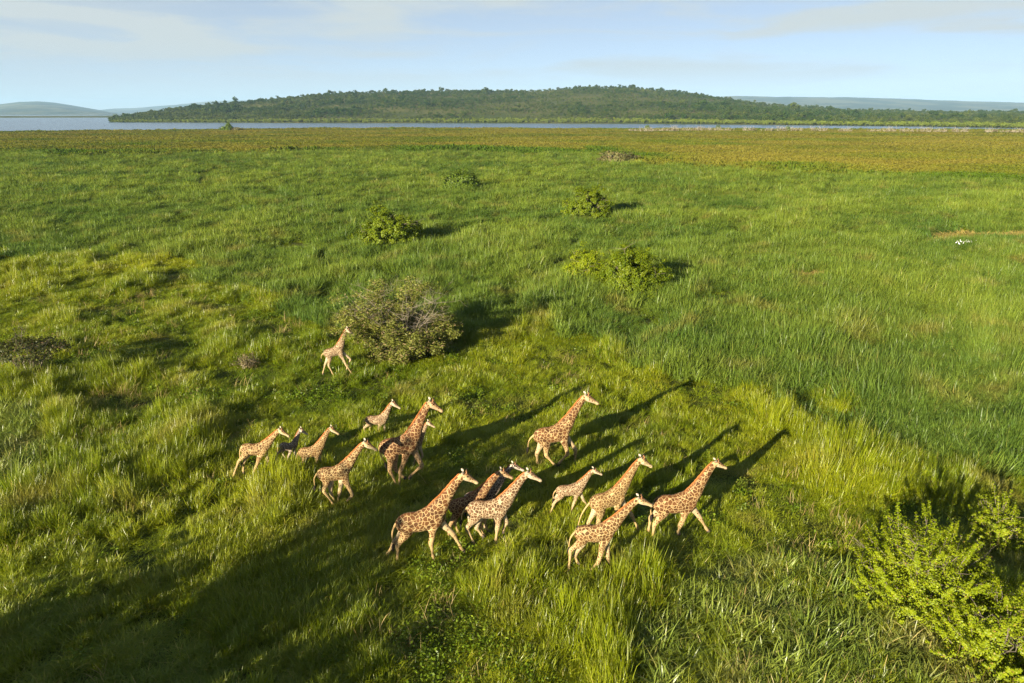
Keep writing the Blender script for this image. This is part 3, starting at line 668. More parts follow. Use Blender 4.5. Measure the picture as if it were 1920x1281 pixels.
o = scatter('marsh_scrub', np.concatenate(pts), np.concatenate(rots), np.concatenate(scs), np.concatenate(tin), P_marsh)
tag(o, 'brown and amber marsh scrub between reed bed and lake')

M_wood = marsh_mat('woodland_leaf', (0.040, 0.074, 0.012), (0.092, 0.116, 0.024), (0.190, 0.240, 0.036))
def crown_proto(rng, name):
    nc = 9; d = rng.normal(0, 1, (nc, 3)); d[:, 2] *= 0.6
    C = d / np.linalg.norm(d, axis=1, keepdims=True) * np.array([2.3, 2.3, 1.5]) * rng.uniform(0.5, 1, (nc, 1)) + np.array([0, 0, 3.4])
    V, F, T, B = leaf_cloud(rng, C, np.full(nc, 1.35), 150, 0.85, 1.3)
    tv, tf = tubes([(np.array([[0, 0, -1.2], [0.1, 0, 1.2], [0.2, 0.1, 3.2]]), np.array([.22, .18, .1]))], 5)
    V2 = np.concatenate([V, tv]); F2 = np.concatenate([F, tf + len(V)])
    return bpy.data.objects.new(name, mesh_np(name, V2, F2, [M_wood], False, {'along': np.concatenate([T, np.full(len(tv), 0.2)]), 'each': np.concatenate([B, np.full(len(tv), 0.2)])}))
rg = np.random.default_rng(31)
P_tree = [crown_proto(rg, 'woodland_tree') for _ in range(6)]
nr, ncol = HV.shape[0], HV.shape[1]
def on_hill(n, u_lo, u_hi):
    u = rg.uniform(u_lo, u_hi, n); c = rg.uniform(0, ncol - 1.001, n)
    r = np.interp(u, HU, np.arange(nr)); r0 = np.minimum(r.astype(int), nr - 2); c0 = c.astype(int)
    a, b = (r - r0)[:, None], (c - c0)[:, None]
    return (HV[r0, c0] * (1 - a) + HV[r0 + 1, c0] * a) * (1 - b) + (HV[r0, c0 + 1] * (1 - a) + HV[r0 + 1, c0 + 1] * a) * b, u
p1, u1 = on_hill(26000, 0.03, 1.12)
dens = fbm(p1[:, 0] / 130, p1[:, 1] / 130, 71, 4)
k = (dens > 0.35) | (rg.uniform(0, 1, len(p1)) < 0.40)
p1, u1, dens = p1[k], u1[k], dens[k]
t1 = np.clip(0.28 - 1.1 * (dens - 0.5) + rg.normal(0, 0.15, len(p1)), 0, 0.62)
s1 = np.exp(rg.normal(-0.18, 0.36, len(p1))) * (0.9 + 1.3 * (dens - 0.45))
p2, u2 = on_hill(2600, 0.004, 0.035)
t2 = np.clip(rg.normal(0.85, 0.15, len(p2)), 0.4, 1.0); s2 = rg.uniform(0.6, 1.15, len(p2))
pa = np.concatenate([p1, p2]); sa = np.concatenate([s1, s2]); ta = np.concatenate([t1, t2])
q = np.stack([sa, sa, sa * rg.uniform(0.85, 1.2, len(sa))], -1)
o = scatter('hillside_woodland', pa, np.stack([0 * sa, 0 * sa, rg.uniform(0, 6.28, len(sa))], -1), q, ta, P_tree)
tag(o, 'dense low woodland covering the hill beyond the lake')
counts['wood'] = len(pa)
# trees that stand out one by one on the skyline of the hill
M_crown = leaf_mat('crown_leaf', (0.030, 0.050, 0.013), (0.075, 0.095, 0.025))
def sky_tree(px, hgt, wid, seed, label):
    rng = np.random.default_rng(seed)
    D = lut(HILL_RIDGE, px) * 0.985; x = (px - 960) / FPX / HZ * D
    ci = int(np.argmin(np.abs(HV[30, :, 0] / HV[30, :, 1] - x / D))); ri = int(np.argmin(np.abs(HV[:, ci, 1] - D)))
    root = bpy.data.objects.new('ridge_tree', None); sc.collection.objects.link(root); root.location = HV[ri, ci]
    tag(root, label, 'tree', 'trees standing out on the hill crest')
    V, F = tubes([(np.array([[0, 0, -1], [0.1, 0, hgt * 0.35], [0.3, 0.1, hgt * 0.75]]), np.array([.45, .32, .15]))], 6); link('trunk', mesh_np('trunk', V, F, [M_bark]), root)
    d = rng.normal(0, 1, (16, 3)); d /= np.linalg.norm(d, axis=1, keepdims=True)
    C = d * np.array([wid * .5, wid * .5, hgt * 0.26]) * rng.uniform(.5, 1, (16, 1)) + np.array([0, 0, hgt * 0.68])
    V, F, T, B = leaf_cloud(rng, C, np.full(16, wid * 0.2), 420, 1.0); link('crown', mesh_np('crown', V, F, [M_crown], False, {'along': T, 'each': B}), root)
for i, (px, hh, ww) in enumerate([(528, 8, 9), (590, 9, 9), (628, 12, 12), (660, 9, 9), (702, 9, 10), (738, 9, 9), (812, 9, 11), (842, 10, 12), (905, 9, 10), (962, 9, 11), (1046, 10, 11), (1083, 11, 11), (1120, 9, 10), (1180, 11, 12), (1216, 9, 10), (1262, 8, 9)]):
    sky_tree(px, hh, ww, 500 + i, 'tallest round tree breaking the skyline on the left of the hill' if px == 628 else 'dark round tree on the skyline of the wooded hill')

# ------------------------------------------------------------------ giraffes
# every joint was read off the photograph and is set back into the upright plane the animal runs in:
# nose, crown of head, shoulder, hip, then knee or hock and hoof of the near fore, far fore, near hind, far hind leg, tail end
KP = {
 'g1': [(664.8, 628.1), (650.3, 617.3), (636.2, 656.2), (615.6, 662.8), (648.9, 684.4), (662.5, 705), (657, 673.7), (649.3, 693.7), (616.5, 686.2), (625.4, 704), (609.5, 684.3), (604.8, 701.2), (602.5, 673)],
 'g2': [(543.9, 818.1), (524.6, 805.9), (493.7, 842.5), (462.8, 842.5), (478.7, 879), (469.8, 903.4), (505, 870.6), (511.5, 891), (447.3, 865.9), (437, 893.5), (457.2, 867.8), (455.8, 885.6), (452, 868)],
 'g3': [(577.5, 814.2), (563.3, 805), (549.2, 838.3), (531.7, 836.7), (540, 857.5), (537, 872), (554.2, 853.3), (555, 868), (520.8, 850.8), (515.4, 866.7), (529.6, 850), (537.9, 863.3), (520, 848)],
 'g4': [(636.3, 813.8), (620, 802.5), (595.8, 845), (570, 849.2), (594, 868), (594, 890), (604, 868), (606, 885), (566, 870), (568, 890), (574, 868), (574, 885), (558, 866)],
 'g5': [(708, 843.1), (683.7, 830), (643.7, 885), (608.7, 890), (660, 928.7), (640, 951.2), (636.2, 925), (633, 942.5), (607.5, 921.2), (630, 952.5), (621.2, 926.2), (631.2, 946.2), (590, 911)],
 'g6': [(751.6, 765.4), (735.6, 754.8), (718.4, 786.8), (693.4, 788.4), (707.5, 807.2), (706, 823), (721.5, 806.4), (720, 822), (683, 803), (687, 820), (693.4, 802.5), (698, 820), (682, 800)],
 'g7': [(831.2, 770.4), (805.3, 754.1), (769.7, 830.5), (728.2, 839.4), (751.2, 882.4), (747, 915), (790.5, 873.5), (766, 895.7), (731.1, 882.4), (746, 915), (741.5, 880.1), (757.1, 895.7), (722, 868)],
 'g8': [(816.4, 800.8), (802.3, 791.9), (785, 828), (762, 834), (779, 856), (775, 878), (792, 855), (784, 873), (757, 858), (760, 878), (764, 857), (765, 875), (752, 850)],
 'g9': [(1123.3, 755.8), (1097.4, 742.6), (1054.9, 810.2), (1016.4, 818.2), (1064.2, 851.4), (1045.6, 871.3), (1078.8, 843.4), (1078.8, 872.6), (1024.4, 854), (1042.3, 875.3), (1006.5, 851.4), (1007.8, 870), (989.9, 839.4)],
 'g10': [(897.3, 904.3), (867.7, 889.5), (814.6, 969.9), (763.1, 982.4), (808.3, 1018.3), (813, 1051.9), (850.5, 1002.7), (867.7, 1032.3), (745.9, 1023), (745.1, 1055.8), (738.1, 1019.9), (724.8, 1041.7), (737, 1021)],
 'g11': [(962.7, 895.8), (938.8, 883.9), (893.7, 939.6), (856.5, 950.2), (901.7, 987.4), (909, 1008), (907, 975), (914, 995), (844.6, 983.4), (841, 1006), (852, 980), (860, 1000), (836, 976)],
 'g12': [(983.3, 881.2), (961.4, 871.9), (918, 930), (884, 936), (912, 968), (908, 990), (926, 966), (928, 986), (880, 968), (878, 990), (889, 966), (890, 985), (872, 960)],
 'g13': [(1016.4, 900.5), (989.2, 886.5), (937.5, 954.2), (893.7, 955.5), (932.2, 992.7), (929.5, 1015.3), (950, 979.5), (942, 997), (875.8, 990.7), (889.7, 1021.9), (893.7, 990), (904.3, 1004.6), (865.2, 976.1)],
 'g14': [(1129.8, 889.4), (1112.5, 881.3), (1085.1, 916.8), (1053.6, 920.9), (1075, 946.3), (1068.9, 965.6), (1094.2, 938.2), (1104.4, 951.4), (1039.4, 943.2), (1030.3, 966.6), (1039.4, 935), (1035.4, 949.3), (1037, 935.6)],
 'g15': [(1223.6, 874.3), (1201.2, 860.6), (1158.7, 929.9), (1121.2, 942.4), (1155, 968), (1150, 993), (1184.4, 966.4), (1197.8, 994.4), (1121, 985), (1125, 1012), (1103.7, 979.9), (1098, 1002), (1083.7, 986)],
 'g16': [(1224.8, 947.2), (1196.7, 935.3), (1137, 998.5), (1094.8, 1001.3), (1121.5, 1054.7), (1099.7, 1077.2), (1139.8, 1044.9), (1146.8, 1067.4), (1070.2, 1032.2), (1065.3, 1075.8), (1077.9, 1042.1), (1083.6, 1056.1), (1066.7, 1026.6)],
 'g17': [(1363.5, 877.1), (1341.3, 866.7), (1290.9, 940.9), (1243.4, 946.8), (1275.3, 985.4), (1270.8, 1000.2), (1313.1, 972), (1326.5, 995), (1227.1, 983.9), (1221.9, 1015), (1220.4, 970.5), (1215.2, 998.7), (1221.1, 966)],
}
def coat(name, patch, line, pale, k_line=1.0, cell=1.0):
    """jagged brown patches parted by pale lines; patches shrink and fade down the legs"""
    nt = NT(name)
    v = nt.attr('pat', out='Vector'); leg = nt.attr('legs'); pl = nt.attr('pale'); hd = nt.attr('headf'); mn = nt.attr('ridge')
    wob = nt.add('ShaderNodeTexNoise', {'Vector': v, 'Scale': 5.5, 'Detail': 3.0}).outputs['Color']
    vw = nt.add('ShaderNodeVectorMath', operation='MULTIPLY_ADD')
    nt.put(vw.inputs[0], wob); vw.inputs[1].default_value = (0.10, 0.10, 0.10); nt.put(vw.inputs[2], v)
    def cells(scale):
        d = nt.add('ShaderNodeTexVoronoi', {'Vector': vw.outputs[0], 'Scale': scale, 'Randomness': 0.85}, feature='DISTANCE_TO_EDGE').outputs['Distance']
        c = nt.add('ShaderNodeTexVoronoi', {'Vector': vw.outputs[0], 'Scale': scale, 'Randomness': 0.85}, feature='F1').outputs['Color']
        return d, c
    dA, cA = cells(8.0 / cell); dB, cB = cells(12.6 / cell)
    f = nt.rng(nt.math('MAXIMUM', leg, hd), 0.12, 0.20)
    d = nt.math('ADD', nt.math('MULTIPLY', dA, nt.math('SUBTRACT', 1.0, f)), nt.math('MULTIPLY', dB, f))
    wid = nt.math('ADD', nt.math('MULTIPLY', nt.math('MAXIMUM', nt.math('POWER', leg, 1.7), pl), 0.40), 0.062 * k_line)
    mask = nt.rng(nt.math('SUBTRACT', d, wid), -0.022, 0.028)
    per = nt.add('ShaderNodeSeparateColor', {0: cA}).outputs[0]
    pc = nt.mix(per, tuple(x * 0.55 for x in patch), tuple(min(1, x * 1.05) for x in patch))
    lc = nt.mix(nt.math('MULTIPLY', leg, 0.75), line, (0.50, 0.335, 0.145))
    lc = nt.mix(nt.rng(pl, 0.2, 0.8, 0, 0.75), lc, pale)
    lc = nt.mix(nt.rng(nt.noise(v, 3.0, 3), 0.4, 0.7, 0, 0.35), lc, tuple(x * 0.62 for x in line))
    c = nt.mix(mask, lc, pc)
    c = nt.mix(nt.math('MULTIPLY', mn, 0.8), c, nt.mix(hd, (0.27, 0.095, 0.027), (0.15, 0.062, 0.028)))
    c = nt.mix(1.0, c, (0.70, 0.70, 0.70), 'MULTIPLY')
    return principled(nt, c, 0.75)
COATS = {
 'warm': coat('giraffe_coat_warm', (0.175, 0.080, 0.024), (0.61, 0.44, 0.20), (0.66, 0.57, 0.41)),
 'red': coat('giraffe_coat_red', (0.165, 0.066, 0.020), (0.59, 0.41, 0.185), (0.64, 0.53, 0.36), 0.85),
 'gold': coat('giraffe_coat_gold', (0.215, 0.110, 0.034), (0.61, 0.45, 0.20), (0.66, 0.57, 0.41), 0.9, 0.9),
 'dark': coat('giraffe_coat_shade_dark', (0.165, 0.064, 0.021), (0.59, 0.385, 0.175), (0.60, 0.42, 0.27), 0.75),  # for adults running in shade; some of that shade is in the colour
 'pale': coat('giraffe_coat_pale', (0.170, 0.084, 0.036), (0.60, 0.46, 0.27), (0.66, 0.57, 0.41), 1.1, 0.85),
 'grey': coat('giraffe_coat_shade_grey', (0.165, 0.105, 0.070), (0.68, 0.57, 0.44), (0.62, 0.52, 0.42), 0.8),  # grey cast of shadowed animals, put into the coat colour
}
M_mane = plain('mane_hair', (0.33, 0.115, 0.03), 0.9); M_black = plain('dark_hair', (0.018, 0.013, 0.010), 0.8)
M_ear = plain('ear_skin', (0.46, 0.385, 0.28), 0.85); M_horn = plain('horn_skin', (0.30, 0.14, 0.06), 0.85)
M_hoof = plain('hoof_horn', (0.085, 0.065, 0.05), 0.6); M_tailskin = plain('tail_skin', (0.42, 0.28, 0.12), 0.85)
M_eye = plain('eye_dark', (0.01, 0.008, 0.006), 0.2)

def catmull(P, n):
    P = np.asarray(P, float); m = len(P)
    Q = np.concatenate([2 * P[:1] - P[1:2], P, 2 * P[-1:] - P[-2:-1]])
    out = []
    for i in range(m - 1):
        p0, p1, p2, p3 = Q[i:i + 4]
        for t in np.linspace(0, 1, n, endpoint=False):
            out.append(0.5 * ((2 * p1) + (-p0 + p2) * t + (2 * p0 - 5 * p1 + 4 * p2 - p3) * t * t + (-p0 + 3 * p1 - 3 * p2 + p3) * t ** 3))
    out.append(P[-1]); return np.array(out)
def loft(cps, n=5, sides=18, e=1.0):
    """control points (x, y, z, in-plane radius, sideways radius) to a closed smooth tube"""
    c = catmull(cps, n); p, ra, rb = c[:, :3], np.maximum(c[:, 3], 0.004), np.maximum(c[:, 4], 0.004)
    tg = np.gradient(p, axis=0); tg /= np.linalg.norm(tg, axis=1, keepdims=True)
    b = np.array([0, 1.0, 0]) - tg * tg[:, 1:2]; b /= np.linalg.norm(b, axis=1, keepdims=True); a = np.cross(b, tg)
    th = np.linspace(0, 2 * np.pi, sides, endpoint=False)
    ring = p[:, None] + a[:, None] * (ra[:, None] * np.cos(th))[..., None] + b[:, None] * (rb[:, None] * np.sin(th))[..., None]
    k = len(p); V = np.concatenate([ring.reshape(-1, 3), p[:1] - tg[:1] * ra[0] * .3, p[-1:] + tg[-1:] * ra[-1] * .3])
    F = []
    for i in range(k - 1):
        for j in range(sides):
            F.append((i * sides + j, (i + 1) * sides + j, (i + 1) * sides + (j + 1) % sides, i * sides + (j + 1) % sides))
    for j in range(sides):
        F.append((k * sides, j, (j + 1) % sides, j)[:3] + (j,)); F.append((k * sides + 1, (k - 1) * sides + (j + 1) % sides, (k - 1) * sides + j, (k - 1) * sides + j))
    tris = [(q[0], q[1], q[2]) for q in F[-2 * sides:]]
    return V, F[:-2 * sides], tris, c
def solve_pose(kp, psi, z0=0.04):
    u = np.array([math.cos(psi), math.sin(psi), 0]); n = np.array([-math.sin(psi), math.cos(psi), 0]); C = np.array([0, 0, CAM_H])
    Rr = [ray(*p) for p in kp]; d = 26.0; off = [0.0] * 13
    for _ in range(30):
        pts = np.array([C + Rr[i] * ((d + off[i]) / (n @ Rr[i])) for i in range(13)])
        L = np.linalg.norm(pts[2] - pts[3]); w = 0.15 * L
        off = [0, 0, 0, 0, -w, -w, w, w, -w, -w, w, w, 0]
        i = [5, 7, 9, 11][int(np.argmin(pts[[5, 7, 9, 11], 2]))]
        d = (n @ Rr[i]) * ((z0 - CAM_H) / Rr[i][2]) - off[i]
    org = (pts[2] + pts[3]) / 2; org[2] = 0
    loc = pts - org
    return np.stack([loc @ u, loc @ n, loc[:, 2]], -1), org, L
def sub_mesh(name, V, F, mat, parent, smooth=True):
    return link(name, mesh_np(name, V, F, [mat], smooth), parent)
def make_giraffe(key, yaw, tone, label, grown, seed, bulk=1.0):
    K, org, L0 = solve_pose(KP[key], math.radians(yaw))
    nose, poll, S, Pv = K[0], K[1], K[2], K[3]
    L = 1.05 * bulk * (0.55 * L0 + 0.45 * 0.53 * np.linalg.norm(poll - S))
    ax = (S - Pv) / np.linalg.norm(S - Pv); up = np.array([-ax[2], 0, ax[0]]); Y = np.array([0, 1.0, 0])
    tube_list, samp = [], []            # samp: point, radius, kind (0 trunk 1 neck 2 head 3 leg), parameter
    def add(cps, kind, par):
        V, F, T, c = loft(cps)
        tube_list.append((V, F, T)); pr = np.interp(np.linspace(0, 1, len(c)), np.linspace(0, 1, len(par)), par)
        for q, r in zip(c, pr): samp.append((*q[:3], q[3], kind, r))
    sp = np.linalg.norm(S - Pv)
    def tp(t, o, a, b): q = Pv + ax * sp * t + up * o * L; return (*q, a * L, b * L)
    ext = L / sp
    add([tp(-0.36 * ext, -0.02, .10, .10), tp(-0.29 * ext, -0.01, .22, .17), tp(-0.12 * ext, 0.02, .33, .24), tp(0.12, 0.03, .36, .27), tp(0.40, -0.01, .365, .285), tp(0.68, 0.0, .40, .28),
         tp(0.92, 0.03, .45, .245), tp(1.0 + 0.12 * ext, 0.05, .42, .22), tp(1 + 0.25 * ext, 0.05, .29, .17), tp(1 + 0.33 * ext, 0.03, .12, .10)], 0, [0, 1])
    nb = S + ax * 0.06 * L + up * 0.20 * L
    dn = poll - nb; nl = np.linalg.norm(dn); dn /= nl; nup = np.array([-dn[2], 0, dn[0]])
    hd = nose - poll; hl = np.linalg.norm(hd); hd /= hl; hup = np.array([-hd[2], 0, hd[0]])
    sk = poll - hup * 0.02 * hl + hd * 0.02 * hl
    add([(*(nb - dn * 0.12 * L), .36 * L, .20 * L), (*(nb + dn * nl * .12 - nup * .02 * L), .325 * L, .185 * L), (*(nb + dn * nl * .35 - nup * .015 * L), .235 * L, .145 * L), (*(nb + dn * nl * .6), .175 * L, .115 * L),
         (*(nb + dn * nl * .82 + nup * .01 * L), .14 * L, .098 * L), (*(sk - hup * .03 * hl), .125 * L, .09 * L)], 1, [0, 1])
    add([(*(sk - hd * .10 * hl), .10 * hl, .10 * hl), (*(sk + hd * .06 * hl), .205 * hl, .165 * hl), (*(sk + hd * .28 * hl - hup * .02 * hl), .215 * hl, .175 * hl), (*(sk + hd * .5 * hl - hup * .03 * hl), .165 * hl, .12 * hl),
         (*(sk + hd * .74 * hl - hup * .035 * hl), .115 * hl, .095 * hl), (*(sk + hd * .9 * hl - hup * .045 * hl), .115 * hl, .10 * hl), (*(sk + hd * 1.0 * hl - hup * .05 * hl), .06 * hl, .06 * hl)], 2, [0, 1])
    w = 0.15 * L; hooves = []
    for side, (ik, ih, fore) in zip((-1, 1, -1, 1), ((4, 5, True), (6, 7, True), (8, 9, False), (10, 11, False))):
        kn, hf = K[ik], K[ih].copy(); hf[2] = max(hf[2], 0.03)
        y = side * w; sh = hf - kn; sl = np.linalg.norm(sh); sh /= sl
        fet = kn + sh * sl * 0.82; fwd = np.array([1.0, 0, 0]); pst = hf + (fwd * 0.02 * L if True else 0)
        if fore:
            top = S + Y * y * 0.80 - up * 0.02 * L + ax * 0.04 * L
            th = kn - top; tl = np.linalg.norm(th); el = top + th * 0.36 - ax * 0.05 * L; fa = top + th * 0.68 - ax * 0.01 * L
            cps = [(*(top + up * .10 * L), .20 * L, .10 * L), (*top, .235 * L, .12 * L), (*el, .165 * L, .105 * L), (*fa, .105 * L, .085 * L)]
        else:
            top = Pv + Y * y * 0.85 - up * 0.0 * L
            th = kn - top; tl = np.linalg.norm(th); stf = top + th * 0.40 + ax * 0.10 * L; ga = top + th * 0.74 + ax * 0.035 * L
            cps = [(*(top + up * .10 * L), .23 * L, .12 * L), (*top, .30 * L, .15 * L), (*stf, .205 * L, .125 * L), (*ga, .115 * L, .085 * L)]
        cps += [(*kn, .092 * L, .082 * L), (*(kn + sh * sl * .25), .062 * L, .056 * L), (*(kn + sh * sl * .55), .047 * L, .043 * L), (*fet, .066 * L, .058 * L), (*(fet + (pst - fet) * .55), .050 * L, .048 * L), (*pst, .062 * L, .058 * L)]
        add(cps, 3, [0, .02, .22, .42, .62, .72, .8, .92, .96, 1.0])
        hooves.append((pst, sh))
    V, F, T, o = [], [], [], 0
    for (v, f, t) in tube_list:
        V.append(v); F += [tuple(i + o for i in q) for q in f] + [tuple(i + o for i in q) for q in t]; o += len(v)
    me = bpy.data.meshes.new('giraffe'); me.from_pydata(np.concatenate(V).tolist(), [], F); me.update()
    tmp = bpy.data.objects.new('giraffe', me); sc.collection.objects.link(tmp)
    r = tmp.modifiers.new('skin', 'REMESH'); r.mode = 'VOXEL'; r.voxel_size = 0.021 * L; r.use_smooth_shade = True
    s = tmp.modifiers.new('smooth', 'SMOOTH'); s.factor = 0.5; s.iterations = 4
    bpy.context.view_layer.update()
    me2 = bpy.data.meshes.new_from_object(tmp.evaluated_get(bpy.context.evaluated_depsgraph_get()))
    tmp.modifiers.clear(); tmp.data = me2; bpy.data.meshes.remove(me); me2.name = 'giraffe'
    n = len(me2.vertices); co = np.empty(n * 3, np.float32); me2.vertices.foreach_get('co', co); co = co.reshape(-1, 3)
    SM = np.array(samp); leg, pale, head, ridge = (np.zeros(n, np.float32) for _ in range(4))
    for a in range(0, n, 4000):
        c = co[a:a + 4000]
        dist = np.linalg.norm(c[:, None] - SM[None, :, :3], axis=2) - 0.9 * SM[None, :, 3] * (1 - 0.35 * (SM[None, :, 4] == 3))
        j = np.argmin(dist, 1); kd, pr = SM[j, 4], SM[j, 5]
        leg[a:a + 4000] = np.where(kd == 3, np.clip((pr - 0.12) / 0.75, 0, 1), 0)
        head[a:a + 4000] = (kd == 2)
        rel = ((c - SM[j, :3]) @ up) / np.maximum(SM[j, 3], 1e-3)
        lat = np.abs(c[:, 1]) / L
        pb = np.where(kd == 0, np.clip((-rel - 0.72) * 3.2, 0, 0.9), 0)
        rh = ((c - SM[j, :3]) @ hup) / np.maximum(SM[j, 3], 1e-3)
        pb = np.where(kd == 2, np.clip(0.46 - 0.5 * rh * (pr < 0.6) + 0.0 * pr, 0.18, 0.8), pb)
        pb = np.where((kd == 1) & (pr > 0.82), np.clip((pr - 0.82) * 1.6, 0, 0.3), pb)
        inner = (kd == 3) & (c[:, 1] * SM[j, 1] > 0) & (np.abs(c[:, 1]) < np.abs(SM[j, 1]))
        pb = np.where(inner, np.maximum(pb, 0.6 * np.clip(1.2 - pr, 0, 1)), pb)
        pale[a:a + 4000] = pb
        rn = ((c - SM[j, :3]) @ nup) / np.maximum(SM[j, 3], 1e-3)
        ridge[a:a + 4000] = np.where(kd == 1, np.clip((rn - 0.80) * 5, 0, 1), np.where(kd == 2, np.clip((rh - 0.22) * 1.7, 0, 0.9) * np.clip((0.9 - pr) * 4, 0, 1) + np.clip((pr - 0.88) * 6, 0, .6), np.where(kd == 0, np.clip((rel - 0.86) * 4, 0, .45), 0)))
    rg_ = np.random.default_rng(seed); pat = co / L * 0.92 + rg_.uniform(-20, 20, 3)
    for an, av in (('legs', leg), ('pale', pale), ('headf', head), ('ridge', ridge)):
        q = me2.attributes.new(an, 'FLOAT', 'POINT'); q.data.foreach_set('value', av)
    q = me2.attributes.new('pat', 'FLOAT_VECTOR', 'POINT'); q.data.foreach_set('vector', pat.astype(np.float32).ravel())
    me2.materials.clear(); me2.materials.append(COATS[tone])
    tmp.location = org; tmp.location.z = 0.0; tmp.rotation_euler = (0, 0, math.radians(yaw))
    tag(tmp, label, 'giraffe', 'giraffes running through the grass')
    # mane: a low fin of hair along the back of the neck
    ts = np.linspace(0.06, 0.99, 22); rad = np.interp(ts, [0, .12, .35, .6, .82, 1.0], [.345, .325, .235, .175, .14, .125]) * L
    cpn = catmull([nb - dn * 0.0, nb + dn * nl * .12 - nup * .02 * L, nb + dn * nl * .35 - nup * .015 * L, nb + dn * nl * .6, nb + dn * nl * .82 + nup * .01 * L, sk - hup * .03 * hl], 12)
    tt = np.interp(np.linspace(0, 1, len(cpn)), np.linspace(0, 1, 6), [0, .12, .35, .6, .82, 1.0])
    cx = np.stack([np.interp(ts, tt, cpn[:, i]) for i in range(3)], -1)
    hgt = (0.052 * L) * np.sin(np.pi * np.linspace(0.12, 0.9, 22)) ** 0.5 * (1 + 0.18 * rg_.normal(0, 1, 22).clip(-1, 1))
    lo = cx + nup * (rad * 0.93)[:, None]; hi = lo + nup * hgt[:, None]; th = 0.024 * L
    V = np.concatenate([lo + Y * th, hi + Y * th * .45, hi - Y * th * .45, lo - Y * th]); m = len(ts)
    F = [(k * m + i, k * m + i + 1, ((k + 1) % 4) * m + i + 1, ((k + 1) % 4) * m + i) for k in range(4) for i in range(m - 1)]
    sub_mesh('mane', V, F, M_mane, tmp)
    for sd in (-1, 1):
        # ear: a pointed leaf standing out sideways and back
        eb = sk + hup * .13 * hl - hd * .03 * hl + Y * sd * .13 * hl
        ed = (-hd * 0.85 + hup * 0.22 + Y * sd * 0.55); ed /= np.linalg.norm(ed); ew = np.cross(ed, hd * .5 + hup * .2 + Y * sd * .9); ew /= np.linalg.norm(ew); en = np.cross(ed, ew)
        el_ = 0.21 * hl * (1.12 if not grown else 1.0); V = []; prof = [(0, .03), (.2, .075), (.5, .10), (.8, .06), (1.0, .006)]
        for (t, wd) in prof:
            c = eb + ed * el_ * t
            V += [c + ew * wd * hl, c + en * (.035 * hl * (1 - t) + .004), c - ew * wd * hl, c - en * (.02 * hl * (1 - t) + .004)]
        F = [(i * 4 + k, i * 4 + (k + 1) % 4, (i + 1) * 4 + (k + 1) % 4, (i + 1) * 4 + k) for i in range(4) for k in range(4)]
        sub_mesh('ear', V, F, M_ear, tmp)
        hb = sk + hup * .17 * hl + hd * .10 * hl + Y * sd * .075 * hl; hl2 = hl * (0.21 if grown else 0.15); hdv = hup * 0.93 - hd * 0.36 + Y * sd * .10
        V, F = tubes([(np.array([hb - hdv * .03, hb + hdv * hl2 * .4, hb + hdv * hl2 * .75]), np.array([.042, .030, .027]) * hl)], 7)
        hn = sub_mesh('horn', V, F, M_horn, tmp)
        V, F = tubes([(np.array([hb + hdv * hl2 * .72, hb + hdv * hl2 * .86, hb + hdv * hl2 * .99, hb + hdv * hl2 * 1.06]), np.array([.027, .043, .038, .008]) * hl)], 7)
        sub_mesh('horn_tip', V, F, M_black, hn)
        ec = sk + hd * .22 * hl + hup * .075 * hl + Y * sd * .155 * hl; rr = 0.045 * hl
        V, F = tubes([(np.array([ec - Y * sd * rr, ec - Y * sd * rr * .4, ec + Y * sd * rr * .3, ec + Y * sd * rr * .75]), np.array([.3, 1, .9, .25]) * rr)], 8)
        sub_mesh('eye', V, F, M_eye, tmp)
    tb = Pv - ax * 0.33 * L + up * 0.13 * L; te = K[12]
    t = np.linspace(0, 1, 8)[:, None]; sag = np.array([-0.06 * L, 0, 0.05 * L]); c = tb + (te - tb) * t + sag * np.sin(np.pi * t) * 1.2
    V, F = tubes([(c, np.linspace(.045, .017, 8) * L)], 7); tl = sub_mesh('tail', V, F, M_tailskin, tmp)
    dd = (te - c[-2]); dd /= np.linalg.norm(dd); dd = dd * 0.6 + np.array([-.1, 0, -.4]); tk = [0, .06, .16, .26, .34]
    V, F = tubes([(np.array([te + dd * q * L - dd * .03 * L for q in tk]), np.array([.018, .045, .055, .035, .006]) * L)], 7)
    sub_mesh('tail_tuft', V, F, M_black, tl)
    for (p, shn) in hooves:
        a = p + np.array([0, 0, .05 * L]); fwd = np.array([.035 * L, 0, 0])
        V, F = tubes([(np.array([p + [0, 0, .045 * L], p + [.012 * L, 0, .005 * L], p + [.03 * L, 0, -.045 * L], p + [.03 * L, 0, -.05 * L]]), np.array([.060, .068, .078, .01]) * L)], 9)
        sub_mesh('hoof', V, F, M_hoof, tmp)
    return tmp
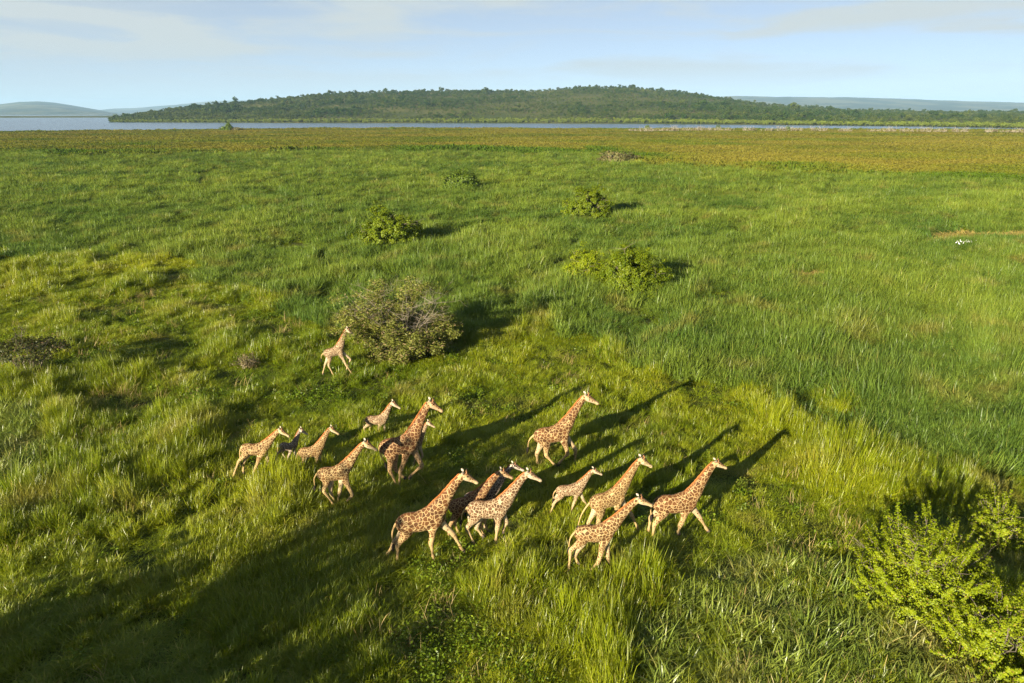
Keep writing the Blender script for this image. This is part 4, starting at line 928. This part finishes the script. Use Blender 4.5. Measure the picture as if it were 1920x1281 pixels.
for a in (
 ('g1', 6, 'pale', 'lone young giraffe running beside the large thorn tree', False, 1),
 ('g2', 1, 'warm', 'rearmost orange brown giraffe, last on the left of the herd', True, 2),
 ('g3', 0, 'grey', 'small dark shaded calf between the rearmost giraffe and one sunk in grass', False, 3),
 ('g4', 6, 'warm', 'giraffe whose legs are hidden in tall bright grass', True, 4),
 ('g5', 7, 'warm', 'giraffe with all four legs bunched beneath it, below the one sunk in grass', True, 5),
 ('g6', 4, 'pale', 'calf wading in deep grass with upright short neck behind the dark adult', False, 6),
 ('g7', 7, 'dark', 'tallest darkest adult giraffe running partly in shade', True, 7),
 ('g8', 7, 'pale', 'young giraffe mostly hidden behind the tallest dark adult', False, 8),
 ('g9', 4, 'red', 'reddish adult giraffe running apart from the others, tail out behind', True, 9),
 ('g10', 7, 'red', 'large rust brown giraffe striding with far foreleg stretched forward', True, 10),
 ('g11', 5, 'dark', 'shaded brown giraffe with sunlit neck behind the pale spotted one', True, 11),
 ('g12', 5, 'grey', 'darkest half hidden giraffe, only head and neck showing above two others', True, 12),
 ('g13', 0, 'pale', 'pale giraffe with fine dark spots overlapping two shaded giraffes', True, 13),
 ('g14', 2, 'pale', 'pale calf trotting alone behind the golden adult', False, 14),
 ('g15', 9, 'gold', 'golden brown adult giraffe partly covered by the one in front', True, 15),
 ('g16', 0, 'warm', 'giraffe nearest the camera with low outstretched neck', True, 16),
 ('g17', 4, 'red', 'leading giraffe at the right front of the herd', True, 17)):
    make_giraffe(*a)

# ------------------------------------------------------------------ white birds on the dry patch
M_white = plain('white_feathers', (0.82, 0.82, 0.80), 0.8); M_beak = plain('yellow_beak', (0.6, 0.36, 0.06), 0.6)
def bird(px, py, yaw, s, label):
    g = at(px, py, 0.9); x, y = g[0], g[1]
    root = bpy.data.objects.new('white_bird', None); sc.collection.objects.link(root)
    root.location = (x, y, 0.75 + float(ground_z(x, y))); root.rotation_euler = (0, 0, yaw); root.scale = (s, s, s); tag(root, label, 'bird', 'white birds resting on the dry patch')
    V, F, T, _ = loft([(-.34, 0, .30, .02, .03), (-.20, 0, .34, .08, .09), (0, 0, .40, .14, .13), (.16, 0, .46, .10, .09), (.24, 0, .58, .05, .045), (.25, 0, .74, .035, .03), (.29, 0, .84, .05, .04), (.36, 0, .84, .02, .02)], 3, 10)
    me = bpy.data.meshes.new('body'); me.from_pydata(V.tolist(), [], [tuple(q) for q in F] + [tuple(q) for q in T]); me.materials.append(M_white)
    me.polygons.foreach_set('use_smooth', [True] * len(me.polygons)); link('body', me, root)
    v, f = tubes([(np.array([[.35, 0, .84], [.46, 0, .82]]), np.array([.018, .004]))], 5); link('beak', mesh_np('beak', v, f, [M_beak]), root)
    for sd in (-1, 1):
        v, f = tubes([(np.array([[0, .05 * sd, .30], [.01, .05 * sd, .0], [0, .05 * sd, -.25]]), np.array([.016, .012, .012]))], 5); link('leg', mesh_np('leg', v, f, [M_black]), root)
for i, (px, py) in enumerate([(1793, 456), (1798, 458.5), (1802, 455), (1806, 457.5), (1809, 455), (1813, 456), (1817, 455.2), (1822, 456), (1828, 455.5), (1851, 452.5)]):
    bird(px, py, 0.4 + i * 1.3, 0.52 + 0.04 * (i % 3), 'single white bird standing apart to the right of the flock' if i == 9 else 'small white bird in the close flock on the dry patch')
print('COUNTS', counts)
